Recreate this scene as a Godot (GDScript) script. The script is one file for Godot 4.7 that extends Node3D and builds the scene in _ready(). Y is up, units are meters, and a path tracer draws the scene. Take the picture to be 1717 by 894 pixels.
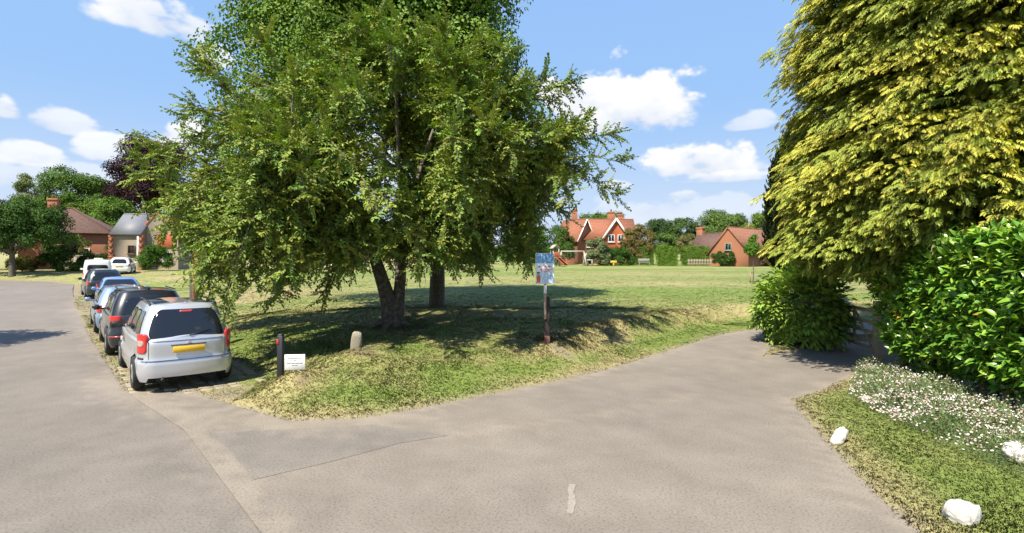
extends Node3D
# A village green at the corner of a street and a lane, on a sunny June day.
# X runs right, D is depth in front of the camera (world z = -D), y is up, metres.

var rng := RandomNumberGenerator.new()
var nz := FastNoiseLite.new()
var nz2 := FastNoiseLite.new()
var used := {}
var M := {}

# ---------------------------------------------------------------- outlines of the ways
var street_right := PackedVector2Array([Vector2(14, -13.9), Vector2(-4.8, 7.5), Vector2(-6.96, 9.4), Vector2(-14, 17), Vector2(-22.5, 26.3), Vector2(-30.9, 36), Vector2(-35.5, 41.5), Vector2(-41, 45), Vector2(-50, 47.5), Vector2(-75, 50), Vector2(-120, 52)])
var street_left := PackedVector2Array([Vector2(-120, 47), Vector2(-75, 45), Vector2(-52, 42.8), Vector2(-44, 40.5), Vector2(-38.8, 37.3), Vector2(-34.4, 33), Vector2(-26, 23.3), Vector2(-17.5, 14), Vector2(-10.4, 6.4), Vector2(-8.3, 4.5), Vector2(-4, -3), Vector2(5, -14.5)])
var alley_poly := PackedVector2Array([Vector2(-7.4, 9.9), Vector2(-6.1, 9.75), Vector2(-5.0, 9.0), Vector2(-4.1, 8.4), Vector2(-3.4, 7.95), Vector2(-2.4, 8.1), Vector2(-1.6, 8.65), Vector2(-0.09, 9.9), Vector2(1.95, 11.6), Vector2(4.06, 13.9), Vector2(6.77, 16.9), Vector2(9.7, 18.9), Vector2(15, 20.0), Vector2(25, 20.6), Vector2(40, 21), Vector2(40, 18.4), Vector2(25, 18), Vector2(15, 17.4), Vector2(11, 16.9), Vector2(8.8, 16.0), Vector2(7.5, 14.8), Vector2(6.5, 13.3), Vector2(5.4, 10.2), Vector2(4.97, 9.03), Vector2(4.28, 6.9), Vector2(3.84, 5.4), Vector2(3.69, 4.6), Vector2(3.5, 2), Vector2(4.4, -2), Vector2(9, -8.5), Vector2(2, -9)])
var drive_poly := PackedVector2Array([Vector2(4.3, 9.3), Vector2(5.2, 9.3), Vector2(6.0, 9.9), Vector2(8.3, 12.0), Vector2(9.0, 12.6), Vector2(12.5, 13.0), Vector2(13, 15.6), Vector2(9.9, 15.7), Vector2(6.6, 13.4), Vector2(5.4, 12.9)])
var street_poly := PackedVector2Array()
var strip_poly := PackedVector2Array()
var green_poly := PackedVector2Array()
const RX0 := -62.0
const RD0 := -4.0
const RS := 0.25
const RNX := 420
const RND := 280
var sd_road := PackedFloat32Array()
var sd_flat := PackedFloat32Array()
var is_green := PackedByteArray()

func seg_dist(p: Vector2, poly: PackedVector2Array) -> float:
	var best := 1e9
	var n := poly.size()
	for i in n:
		var q := Geometry2D.get_closest_point_to_segment(p, poly[i], poly[(i + 1) % n])
		best = minf(best, p.distance_squared_to(q))
	return sqrt(best)

func sdist(p: Vector2, poly: PackedVector2Array) -> float:
	var d := seg_dist(p, poly)
	return -d if Geometry2D.is_point_in_polygon(p, poly) else d

func prepare_fields():
	street_poly = street_right.duplicate()
	street_poly.append_array(street_left)
	strip_poly = PackedVector2Array([Vector2(-7.0, 9.4), Vector2(-14, 17), Vector2(-22.5, 26.3), Vector2(-30.9, 36), Vector2(-35.5, 41.5), Vector2(-33.7, 43), Vector2(-29.0, 37.5), Vector2(-20.7, 27.9), Vector2(-12.3, 18.6), Vector2(-5.4, 11.2), Vector2(-4.9, 9.2)])
	green_poly = PackedVector2Array([Vector2(-7.4, 9.8), Vector2(-6.1, 9.7), Vector2(-4.1, 8.2), Vector2(-3.3, 7.7), Vector2(-2.4, 7.9), Vector2(-1.4, 8.5), Vector2(0, 9.7), Vector2(2.1, 11.4), Vector2(4.2, 13.7), Vector2(6.9, 16.7), Vector2(9.8, 18.7), Vector2(15, 19.8), Vector2(25, 20.4), Vector2(40, 20.8), Vector2(400, 60), Vector2(400, 3000), Vector2(-3000, 3000), Vector2(-3000, 300), Vector2(-120, 52.2), Vector2(-75, 50.2), Vector2(-50, 47.7), Vector2(-41, 45.2), Vector2(-35.5, 41.7), Vector2(-30.9, 36.1), Vector2(-22.5, 26.4), Vector2(-14, 17.1)])
	sd_road.resize(RNX * RND); sd_flat.resize(RNX * RND); is_green.resize(RNX * RND)
	for j in RND:
		for i in RNX:
			# fine everywhere near, coarse copies far away
			var far_cell := (j > 140 or i < 120 or i > 340) and (i % 4 != 0 or j % 4 != 0)
			var k := j * RNX + i
			if far_cell:
				var src := (j - j % 4) * RNX + (i - i % 4)
				sd_road[k] = sd_road[src]; sd_flat[k] = sd_flat[src]; is_green[k] = is_green[src]
				if (j % 4 != 0) or (i % 4 != 0):
					continue
			var p := Vector2(RX0 + i * RS, RD0 + j * RS)
			var a := minf(sdist(p, street_poly), sdist(p, alley_poly))
			a = minf(a, sdist(p, drive_poly))
			sd_road[k] = a
			sd_flat[k] = minf(a, sdist(p, strip_poly))
			is_green[k] = 1 if Geometry2D.is_point_in_polygon(p, green_poly) else 0

func sample(f: PackedFloat32Array, x: float, d: float) -> float:
	var u := (x - RX0) / RS
	var v := (d - RD0) / RS
	if u < 0.0 or v < 0.0 or u >= RNX - 1.001 or v >= RND - 1.001:
		return 6.0
	var i := int(u); var j := int(v)
	var fu := u - i; var fv := v - j
	var k := j * RNX + i
	return lerpf(lerpf(f[k], f[k + 1], fu), lerpf(f[k + RNX], f[k + RNX + 1], fu), fv)

func green_at(x: float, d: float) -> bool:
	var i := int((x - RX0) / RS); var j := int((d - RD0) / RS)
	if i < 0 or j < 0 or i >= RNX or j >= RND:
		return d > 30.0
	return is_green[j * RNX + i] == 1

func road_y(d: float) -> float:
	var t := d - 10.0
	return 0.0 if t <= 0.0 else 0.036 * t * t / (t + 6.0)

func lawn_y(x: float, d: float) -> float:
	return 0.33 + 0.031 * minf(d, 78.0) + 0.004 * maxf(0.0, d - 78.0)

func ground_y(x: float, d: float) -> float:
	var r := road_y(d)
	var sr := sample(sd_road, x, d)
	var h := r + smoothstep(-0.32, 0.12, sr) * 0.075 - 0.055
	var out := clampf(sr, 0.0, 1.0)
	if green_at(x, d):
		var sf := maxf(0.0, sample(sd_flat, x, d))
		var w := lerpf(2.3, 1.15, smoothstep(-0.5, 4.0, x))
		# near the corner a soft slope; along the lane a level verge, then a short scarp
		var soft := 1.0 - exp(-sf / w)
		var scarp := 0.16 * smoothstep(0.0, 0.9, sf) + 0.7 * smoothstep(0.85, 2.0, sf) + 0.14 * smoothstep(1.9, 4.5, sf)
		h += maxf(0.0, lawn_y(x, d) - r) * lerpf(soft, scarp, smoothstep(0.6, 2.6, x))
		var q := clampf(sf * 0.8, 0.0, 1.0)
		h += 0.22 * exp(-(pow(x + 4.05, 2) + pow(d - 9.5, 2)) / 0.2)
		h += 0.17 * exp(-(pow(x + 3.45, 2) + pow(d - 11.2, 2)) / 0.3)
		h += 0.08 * exp(-(pow(x + 2.9, 2) + pow(d - 10.9, 2)) / 0.25)
		if d < 40.0:
			h += q * (nz.get_noise_2d(x * 14.0, d * 14.0) * 0.05 + nz2.get_noise_2d(x * 40.0, d * 40.0) * 0.025)
	else:
		h += 0.09 * (1.0 - exp(-maxf(0.0, sr) / 1.2))
		var far := smoothstep(48.0, 78.0, d) * out
		h = lerpf(h, maxf(h, lawn_y(x, d)), far)
		if d < 30.0:
			h += out * nz.get_noise_2d(x * 14.0, d * 14.0) * 0.03
	return h

func at(x: float, d: float, up := 0.0) -> Vector3:
	return Vector3(x, ground_y(x, d) + up, -d)

# ---------------------------------------------------------------- naming
func numbered(called: String) -> String:
	if not used.has(called):
		used[called] = 0
		return called
	used[called] += 1
	return "%s_%03d" % [called, used[called]]

func thing(called: String, label: String, category: String, where := Vector3.ZERO, turn := 0.0, group := "") -> Node3D:
	var o := Node3D.new()
	o.name = numbered(called)
	add_child(o)
	o.position = where
	o.rotation.y = turn
	tag(o, label, category, group)
	return o

func tag(o: Node, label: String, category: String, group := "", kind := ""):
	if label: o.set_meta("label", label)
	if category: o.set_meta("category", category)
	if group: o.set_meta("group", group)
	if kind: o.set_meta("kind", kind)

func part(called: String, mesh: Mesh, mat: Material, parent: Node, where := Vector3.ZERO) -> MeshInstance3D:
	var o := MeshInstance3D.new()
	o.name = called
	o.mesh = mesh
	if mat: o.material_override = mat
	parent.add_child(o, true)
	o.position = where
	return o

func structure(called: String, mesh: Mesh, mat: Material) -> MeshInstance3D:
	var o := part(numbered(called), mesh, mat, self)
	o.set_meta("kind", "structure")
	return o

func scatter(called: String, mesh: Mesh, buf: PackedFloat32Array, mat: Material, parent: Node) -> MultiMeshInstance3D:
	var mm := MultiMesh.new()
	mm.transform_format = MultiMesh.TRANSFORM_3D
	mm.use_colors = true
	mm.mesh = mesh
	mm.instance_count = buf.size() / 16
	mm.buffer = buf
	var o := MultiMeshInstance3D.new()
	o.name = called
	o.multimesh = mm
	if mat: o.material_override = mat
	parent.add_child(o, true)
	o.set_meta("kind", "stuff")
	return o

func push(buf: PackedFloat32Array, b: Basis, o: Vector3, c: Color):
	buf.append_array(PackedFloat32Array([b.x.x, b.y.x, b.z.x, o.x, b.x.y, b.y.y, b.z.y, o.y, b.x.z, b.y.z, b.z.z, o.z, c.r, c.g, c.b, 1.0]))

func basis_along(y: Vector3, up: Vector3, s: float) -> Basis:
	y = y.normalized()
	var z := up - y * up.dot(y)
	if z.length() < 0.05:
		z = Vector3(y.y, y.z, -y.x); z -= y * z.dot(y)
	z = z.normalized()
	return Basis(y.cross(z) * s, y * s, z * s)

func rdir() -> Vector3:
	var z := rng.randf_range(-1, 1)
	var a := rng.randf() * TAU
	var r := sqrt(1.0 - z * z)
	return Vector3(r * cos(a), z, r * sin(a))

# ---------------------------------------------------------------- materials
func lin(r: float, g: float, b: float) -> Color:
	return Color(r, g, b).linear_to_srgb()

func plain(c: Color, rough := 0.8, metal := 0.0) -> StandardMaterial3D:
	var m := StandardMaterial3D.new()
	m.albedo_color = c
	m.roughness = rough
	m.metallic = metal
	return m

func noise_tex(seed_: int, freq: float, cols: Array, size := 512, oct := 4, type := FastNoiseLite.TYPE_SIMPLEX_SMOOTH, bump := false) -> NoiseTexture2D:
	var n := FastNoiseLite.new()
	n.seed = seed_
	n.frequency = freq
	n.noise_type = type
	n.fractal_octaves = oct
	var t := NoiseTexture2D.new()
	t.width = size; t.height = size
	t.seamless = true
	t.noise = n
	if bump:
		return t
	var g := Gradient.new()
	var offs := PackedFloat32Array(); var cc := PackedColorArray()
	for k in cols.size():
		offs.append(float(k) / (cols.size() - 1)); cc.append(cols[k])
	g.offsets = offs; g.colors = cc
	t.color_ramp = g
	return t

func grained(cols: Array, freq: float, metres: float, rough := 0.9, bump_cm := 0.0, seed_ := 1, oct := 5) -> StandardMaterial3D:
	var m := plain(Color.WHITE, rough)
	m.albedo_texture = noise_tex(seed_, freq, cols, 512, oct)
	m.uv1_triplanar = true
	m.uv1_world_triplanar = true
	m.uv1_scale = Vector3.ONE / metres
	if bump_cm > 0.0:
		m.heightmap_enabled = true
		m.heightmap_texture = noise_tex(seed_ + 7, freq, [], 512, oct, FastNoiseLite.TYPE_SIMPLEX_SMOOTH, true)
		m.heightmap_scale = bump_cm
	return m

func leaf_mat(back: Color, rough := 0.55) -> StandardMaterial3D:
	var m := plain(Color.WHITE, rough)
	m.vertex_color_use_as_albedo = true
	m.backlight_enabled = true
	m.backlight = back
	return m

# ---------------------------------------------------------------- shapes
func begin() -> SurfaceTool:
	var st := SurfaceTool.new()
	st.begin(Mesh.PRIMITIVE_TRIANGLES)
	return st

func tri(st: SurfaceTool, a: Vector3, b: Vector3, c: Vector3):
	st.add_vertex(a); st.add_vertex(b); st.add_vertex(c)

func quad(st: SurfaceTool, a: Vector3, b: Vector3, c: Vector3, d: Vector3):
	tri(st, a, b, c); tri(st, a, c, d)

func finish(st: SurfaceTool, smooth := false) -> ArrayMesh:
	if smooth: st.index()
	st.generate_normals()
	return st.commit()

# a box with chamfered edges, about c, half sizes h, turned by b
func add_box(st: SurfaceTool, c: Vector3, h: Vector3, ch := 0.0, b := Basis.IDENTITY):
	ch = minf(ch, minf(h.x, minf(h.y, h.z)) * 0.9)
	var faces := [[Vector3.RIGHT, Vector3.UP, Vector3.BACK], [Vector3.UP, Vector3.BACK, Vector3.RIGHT], [Vector3.BACK, Vector3.RIGHT, Vector3.UP]]
	for f in faces:
		for s in [-1.0, 1.0]:
			var n: Vector3 = f[0] * s
			var u: Vector3 = f[1]; var v: Vector3 = f[2] * s
			var o := n * absf(n.dot(h))
			var eu := u * (absf(u.dot(h)) - ch); var ev := v * (absf(v.dot(h)) - ch)
			var p := [o - eu - ev, o + eu - ev, o + eu + ev, o - eu + ev]
			quad(st, c + b * p[0], c + b * p[3], c + b * p[2], c + b * p[1])
			if ch > 0.0:
				# chamfer towards +u and -u neighbours (each edge once, from two of the three faces)
				for t in [-1.0, 1.0]:
					var uu: Vector3 = u * t
					var a0: Vector3 = n * absf(n.dot(h)) + uu * (absf(u.dot(h)) - ch)
					var a1: Vector3 = n * (absf(n.dot(h)) - ch) + uu * absf(u.dot(h))
					quad(st, c + b * (a0 - ev), c + b * (a0 + ev), c + b * (a1 + ev), c + b * (a1 - ev)) if t > 0 else quad(st, c + b * (a0 + ev), c + b * (a0 - ev), c + b * (a1 - ev), c + b * (a1 + ev))

func box_mesh(h: Vector3, ch := 0.0) -> ArrayMesh:
	var st := begin()
	add_box(st, Vector3.ZERO, h, ch)
	return finish(st)

func add_tube(st: SurfaceTool, pts: PackedVector3Array, rad: PackedFloat32Array, sides := 6, caps := true):
	var n := pts.size()
	var prev := Vector3.ZERO
	var rings := []
	var side := Vector3.ZERO
	for i in n:
		var t := (pts[mini(i + 1, n - 1)] - pts[maxi(i - 1, 0)]).normalized()
		if i == 0:
			side = t.cross(Vector3.UP if absf(t.y) < 0.9 else Vector3.RIGHT).normalized()
		else:
			side = (side - t * side.dot(t)).normalized()
		var w := t.cross(side)
		var ring := PackedVector3Array()
		for k in sides:
			var a := TAU * k / sides
			ring.append(pts[i] + (side * cos(a) + w * sin(a)) * rad[i])
		rings.append(ring)
	for i in n - 1:
		for k in sides:
			var k2 := (k + 1) % sides
			quad(st, rings[i][k], rings[i][k2], rings[i + 1][k2], rings[i + 1][k])
	if caps:
		for k in range(1, sides - 1):
			tri(st, rings[0][0], rings[0][k + 1], rings[0][k])
			tri(st, rings[n - 1][0], rings[n - 1][k], rings[n - 1][k + 1])

func rod(a: Vector3, b: Vector3, r: float, sides := 8) -> ArrayMesh:
	var st := begin()
	add_tube(st, PackedVector3Array([a, b]), PackedFloat32Array([r, r]), sides)
	return finish(st)

var seam_line := PackedVector2Array([Vector2(-5.4, 8.5), Vector2(-3.93, 6.58), Vector2(-3.01, 5.52), Vector2(-1.9, 4.2), Vector2(-0.6, 2.6)])
var patch_line := PackedVector2Array([Vector2(-2.9, 5.8), Vector2(-2.3, 6.3), Vector2(-1.6, 6.95), Vector2(-0.3, 7.5), Vector2(1.5, 8.3), Vector2(3.4, 9.6)])
var sand_line := PackedVector2Array([Vector2(-8.4, 10.8), Vector2(-6.6, 9.1), Vector2(-4.8, 8.2), Vector2(-3.3, 7.7), Vector2(-1.9, 8.1)])

func line_dist(p: Vector2, line: PackedVector2Array) -> float:
	var best := 1e9
	for i in line.size() - 1:
		best = minf(best, p.distance_squared_to(Geometry2D.get_closest_point_to_segment(p, line[i], line[i + 1])))
	return sqrt(best)

# loose sand, crumbled aggregate and stains on the tarmac; 0.8 is the bare surface
func way_tint(x: float, d: float) -> Color:
	var p := Vector2(x, d)
	var n1 := nz2.get_noise_2d(x * 150.0, d * 150.0)
	var n2 := nz.get_noise_2d(x * 330.0 + 40.0, d * 330.0)
	var n3 := nz.get_noise_2d(x * 55.0 + 9.0, d * 55.0)
	var n4 := nz.get_noise_2d(x * 17.0 + 70.0, d * 17.0)
	var v := 0.79 + 0.05 * n1 + 0.04 * n2 + 0.07 * n3 + 0.1 * n4
	var sand := 0.0
	var ld := line_dist(p, seam_line)
	sand = maxf(sand, 0.75 * smoothstep(0.25, 0.8, 1.0 - ld / 0.42 + 0.8 * n1 + 0.4 * n2))
	ld = line_dist(p, patch_line)
	sand = maxf(sand, 0.5 * smoothstep(0.25, 0.8, 0.9 - ld / 0.22 + 0.9 * n1 + 0.5 * n3))
	ld = line_dist(p, sand_line)
	sand = maxf(sand, smoothstep(0.1, 0.9, 1.0 - ld / 0.75 + 0.7 * n1 + 0.5 * n3))
	var sr := sample(sd_road, x, d)
	sand = maxf(sand, 0.9 * smoothstep(0.2, 0.9, 1.0 + sr / 0.4 + 0.9 * n1 + 0.3 * n3))
	v += 0.19 * sand
	v = minf(v, 1.0)
	return Color(v, v * lerpf(1.0, 0.985, sand), v * lerpf(1.0, 0.94, sand))

# a flat sheet laid on the road surface inside an outline
func sheet(poly: PackedVector2Array, cell: float, up: float, minus: Array = [], tinted := false) -> ArrayMesh:
	var st := begin()
	var lo := poly[0]; var hi := poly[0]
	for p in poly:
		lo = lo.min(p); hi = hi.max(p)
	var polys := [poly]
	for m in minus:
		var next := []
		for q in polys:
			for r in Geometry2D.clip_polygons(q, m):
				if not Geometry2D.is_polygon_clockwise(r): next.append(r)
				elif Geometry2D.clip_polygons(q, m).size() == 1: next.append(r)
		polys = next
	var i0 := int(floor(lo.x / cell)); var i1 := int(ceil(hi.x / cell))
	var j0 := int(floor(lo.y / cell)); var j1 := int(ceil(hi.y / cell))
	for j in range(j0, j1):
		for i in range(i0, i1):
			var c := PackedVector2Array([Vector2(i, j) * cell, Vector2(i + 1, j) * cell, Vector2(i + 1, j + 1) * cell, Vector2(i, j + 1) * cell])
			for q in polys:
				for piece in Geometry2D.intersect_polygons(c, q):
					var tr := Geometry2D.triangulate_polygon(piece)
					for k in range(0, tr.size(), 3):
						var v := [piece[tr[k]], piece[tr[k + 1]], piece[tr[k + 2]]]
						if (v[1] - v[0]).cross(v[2] - v[0]) > 0.0:
							v = [v[0], v[2], v[1]]
						for p in v:
							st.set_normal(Vector3(0, 1, (road_y(p.y + 0.1) - road_y(p.y - 0.1)) / 0.2).normalized())
							if tinted: st.set_color(way_tint(p.x, p.y))
							st.add_vertex(Vector3(p.x, road_y(p.y) + up, -p.y))
	return st.commit()

# ---------------------------------------------------------------- leaves, twigs, trees
func add_leaf(st: SurfaceTool, o: Vector3, along: Vector3, up: Vector3, l: float, w: float, fold := 0.25):
	along = along.normalized()
	var s := along.cross(up).normalized()
	var n := s.cross(along).normalized()
	var mid := o + along * l * 0.45
	var a := mid + s * w * 0.5 + n * w * fold
	var b := mid - s * w * 0.5 + n * w * fold
	var tip := o + along * l - n * l * 0.08
	tri(st, o, a, tip); tri(st, o, tip, b)

# a ball of leaves for crowns seen from afar; y points out of the crown
func cluster_mesh(n: int, l: float, w: float, seed_: int, flat := 0.7) -> ArrayMesh:
	var r := RandomNumberGenerator.new(); r.seed = seed_
	var st := begin()
	for k in n:
		var a := r.randf() * TAU
		var rad := sqrt(r.randf()) * 0.5
		var p := Vector3(cos(a) * rad, r.randf_range(-0.3, 0.25) * flat, sin(a) * rad)
		var along := Vector3(cos(a) + r.randf_range(-0.7, 0.7), r.randf_range(-0.6, 0.5), sin(a) + r.randf_range(-0.7, 0.7))
		var up := Vector3(r.randf_range(-0.6, 0.6), 1, r.randf_range(-0.6, 0.6))
		add_leaf(st, p, along, up, l * r.randf_range(0.75, 1.25), w * r.randf_range(0.8, 1.2))
	return finish(st)

# a leafy twig along +y, its upper side +z; surface 0 leaves, surface 1 bark
func spray_mesh(length: float, n: int, l: float, w: float, droop: float, seed_: int, leaf: Material, bark: Material) -> ArrayMesh:
	var r := RandomNumberGenerator.new(); r.seed = seed_
	var st := begin()
	var bend := r.randf_range(-0.12, 0.12)
	for k in n:
		var t := (k + r.randf() * 0.6) / n
		var p := Vector3(bend * t * t, t * length, -droop * t * t * length)
		var side := 1.0 if k % 2 == 0 else -1.0
		var along := Vector3(side * r.randf_range(0.5, 1.0), r.randf_range(0.25, 0.9), r.randf_range(-0.75, 0.25))
		if k >= n - 2: along = Vector3(r.randf_range(-0.3, 0.3), 1, -0.3)
		add_leaf(st, p, along, Vector3(r.randf_range(-0.5, 0.5), r.randf_range(-0.4, 0.3), 1), l * r.randf_range(0.7, 1.2), w * r.randf_range(0.8, 1.15), 0.18)
	var mesh := finish(st)
	mesh.surface_set_material(0, leaf)
	if bark:
		var sb := begin()
		add_tube(sb, PackedVector3Array([Vector3.ZERO, Vector3(bend * 0.25, length * 0.5, -droop * 0.25 * length), Vector3(bend, length, -droop * length)]), PackedFloat32Array([0.008, 0.006, 0.002]), 3, false)
		sb.generate_normals()
		sb.commit(mesh)
		mesh.surface_set_material(1, bark)
	return mesh

func curve(a: Vector3, b: Vector3, c: Vector3, n: int) -> PackedVector3Array:
	var out := PackedVector3Array()
	for k in n + 1:
		var t := float(k) / n
		out.append(a.lerp(b, t).lerp(b.lerp(c, t), t))
	return out

func taper(r0: float, r1: float, n: int) -> PackedFloat32Array:
	var out := PackedFloat32Array()
	for k in n + 1: out.append(lerpf(r0, r1, float(k) / n))
	return out

func vary(c: Color, amount: float, warm := 0.15) -> Color:
	var f := 1.0 + rng.randf_range(-amount, amount)
	var h := rng.randf_range(-warm, warm)
	return Color(c.r * f * (1.0 + h), c.g * f, c.b * f * (1.0 - h * 0.6))

# crowns: [[centre offset from the base, radii], ...]; clumps of leaf clusters round limb ends
func leafy_tree(called: String, label: String, category: String, base: Vector3, crowns: Array, n_clumps: int, per: int, size: float, col: Color, mesh: Mesh, mat: Material, opts := {}) -> Node3D:
	var t := thing(called, label, category, base, 0.0, opts.get("group", ""))
	rng.seed = hash(called + label)
	var th: float = opts.get("trunk_h", 2.0)
	var tr: float = opts.get("trunk_r", 0.3)
	var bark: Material = opts.get("bark", M.bark)
	var total := 0.0
	for c in crowns: total += c[1].x * c[1].y * c[1].z
	var buf := PackedFloat32Array()
	var lim := begin()
	var top := Vector3(0, th, 0)
	for c in crowns:
		var n := int(ceil(n_clumps * c[1].x * c[1].y * c[1].z / total))
		var cr: float = opts.get("clump", 0.3) * minf(c[1].x, minf(c[1].y, c[1].z))
		for k in n:
			var d := rdir()
			if d.y < -0.55: d.y = -d.y
			var e := d * pow(rng.randf_range(0.35, 1.0), 0.5)
			var cc: Vector3 = c[0] + e * (c[1] - Vector3.ONE * cr * 0.6)
			var rr := cr * rng.randf_range(0.75, 1.3)
			if tr > 0.0 and k % 2 == 0:
				var m := top.lerp(cc, 0.5) + Vector3(0, 0.12 * cc.distance_to(top), 0)
				add_tube(lim, curve(top - Vector3(0, th * 0.25, 0), m, cc, 4), taper(tr * 0.28, tr * 0.05, 4), 5, false)
			for q in per:
				var o := rdir()
				if o.y < -0.3 and rng.randf() < 0.6: o.y = -o.y
				var p := cc + Vector3(o.x, o.y * 0.8, o.z) * rr * rng.randf_range(0.55, 1.08)
				var out: Vector3 = (o + (p - c[0]) / c[1] * 0.6 + Vector3(0, 0.25, 0) + rdir() * 0.5).normalized()
				push(buf, basis_along(out, rdir(), size * rng.randf_range(0.75, 1.3)), p, vary(col, 0.22, opts.get("warm", 0.12)))
	scatter("crown", mesh, buf, mat, t)
	if tr > 0.0:
		var lean: Vector3 = opts.get("lean", Vector3(0.1, 0, 0.05))
		add_tube(lim, PackedVector3Array([Vector3(0, -0.2, 0), Vector3(0, 0.1, 0), lean * 0.3 + Vector3(0, th * 0.4, 0), top]), PackedFloat32Array([tr * 1.45, tr * 1.2, tr, tr * 0.8]), 9, false)
		part("trunk", finish(lim, true), bark, t)
	return t

# the cherry: arching limbs, branches and hanging leafy sprays
func cherry_tree():
	rng.seed = 4711
	var base := at(-3.55, 15.0)
	var t := thing("cherry_tree", "broad cherry tree with drooping branches and forked trunk at the edge of the green", "tree", base)
	var trunk := begin()
	# two stems from one foot
	var s1 := PackedVector3Array([Vector3(0.05, -0.2, 0), Vector3(0.02, 0.15, 0), Vector3(-0.03, 0.6, 0), Vector3(-0.2, 1.2, 0.05), Vector3(-0.45, 2.0, 0.1), Vector3(-0.7, 3.0, 0.2)])
	add_tube(trunk, s1, PackedFloat32Array([0.42, 0.31, 0.24, 0.2, 0.17, 0.12]), 11, false)
	var s2 := PackedVector3Array([Vector3(0.14, 0.1, -0.05), Vector3(0.2, 0.7, -0.1), Vector3(0.24, 1.3, -0.15), Vector3(0.25, 2.2, -0.2), Vector3(0.4, 3.4, -0.3)])
	add_tube(trunk, s2, PackedFloat32Array([0.22, 0.18, 0.16, 0.15, 0.11]), 10, false)
	for a in [0.3, 1.6, 2.7, 4.0, 5.2]:
		add_tube(trunk, curve(Vector3(0.1, 0.28, 0), Vector3(cos(a) * 0.38, 0.1, sin(a) * 0.38), Vector3(cos(a) * 0.75, -0.12, sin(a) * 0.75), 4), taper(0.16, 0.05, 4), 6, false)
	part("trunk", finish(trunk, true), M.cherry_bark, t)
	# limbs
	var centre := Vector3(0.15, 3.9, 0.2)
	var radii := Vector3(5.9, 4.6, 5.0)
	var limb := begin()
	var nodes := PackedVector3Array()
	var n_limb := 13
	for k in n_limb:
		var a := TAU * k / n_limb + rng.randf_range(-0.2, 0.2)
		var el: float = [0.15, 0.75, 0.4, 1.1][k % 4]
		var from := Vector3(-0.55, 2.4, 0.13) if cos(a) < 0.0 else Vector3(0.27, 2.3, -0.2)
		var to := centre + Vector3(cos(a) * cos(el), sin(el), sin(a) * cos(el)) * radii * rng.randf_range(0.55, 0.72)
		var mid := from.lerp(to, 0.5) + Vector3(0, 0.9, 0)
		var c := curve(from, mid, to, 8)
		add_tube(limb, c, taper(0.085, 0.025, 8), 7, false)
		for i in range(2, 9): nodes.append(c[i])
	# branch ends: over the dome, plus the low skirt towards the camera and the long fingers at the sides
	var ends := PackedVector3Array()
	for k in 235:
		var d := rdir()
		if d.y < -0.12: d.y = absf(d.y)
		var f := rng.randf_range(0.62, 1.02)
		var e := centre + d * radii * f
		if d.y < 0.25: e.y -= rng.randf_range(0.2, 1.3)
		ends.append(e)
	for k in 46:
		var sz := rng.randf_range(0.8, 4.4)
		ends.append(Vector3(rng.randf_range(-5.4 + sz * 0.42, -0.9), rng.randf_range(0.75, 2.6), sz))
	for k in 14:
		ends.append(Vector3(rng.randf_range(-6.7, -5.2), rng.randf_range(1.8, 4.2), rng.randf_range(-1.0, 0.8)))
	for k in 40:
		ends.append(Vector3(rng.randf_range(-2.2, 3.8), rng.randf_range(2.0, 4.6), rng.randf_range(2.2, 4.6)))
	for k in 16:
		ends.append(Vector3(rng.randf_range(0.8, 4.2), rng.randf_range(1.7, 2.5), rng.randf_range(-2.0, 0.8)))
	for k in 60:
		var rz := rng.randf_range(-2.5, 2.6)
		ends.append(Vector3(rng.randf_range(1.6, 5.6 - absf(rz) * 0.4), rng.randf_range(2.9, 6.6), rz))
	for k in 44:
		ends.append(Vector3(rng.randf_range(-2.8, 3.0), rng.randf_range(1.55, 2.9), rng.randf_range(0.2, 3.6)))
	for k in 26:
		ends.append(Vector3(rng.randf_range(-3.0, 4.4), rng.randf_range(1.5, 2.6), rng.randf_range(-4.2, -0.6)))
	for k in 22:
		var a := rng.randf() * TAU
		ends.append(Vector3(cos(a) * rng.randf_range(0.5, 3.5), rng.randf_range(2.2, 3.4), sin(a) * rng.randf_range(0.5, 3.5)))
	for e in [Vector3(6.7, 4.7, 0.3), Vector3(6.5, 3.6, 0.8), Vector3(6.6, 5.6, 0), Vector3(5.3, 7.0, 0.5), Vector3(6.3, 2.7, 1.2), Vector3(-7.1, 5.2, 0.5), Vector3(-6.6, 4.6, 1.0), Vector3(-7.4, 4.3, 0.2), Vector3(-5.6, 8.0, 0.4), Vector3(-5.1, 7.2, 1.0), Vector3(-6.1, 6.0, 0.3), Vector3(5.9, 6.3, -0.6), Vector3(-6.9, 3.4, 0.4), Vector3(-6.6, 2.6, 0.2)]:
		ends.append(e)
	for k in range(ends.size() - 1, -1, -1):
		# nothing hangs in front of the poster
		if ends[k].x > 2.9 and ends[k].z > 0.6 and ends[k].y < 3.0: ends.remove_at(k)
	var bufs := [PackedFloat32Array(), PackedFloat32Array(), PackedFloat32Array()]
	var col := Color(0.205, 0.275, 0.05)
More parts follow.
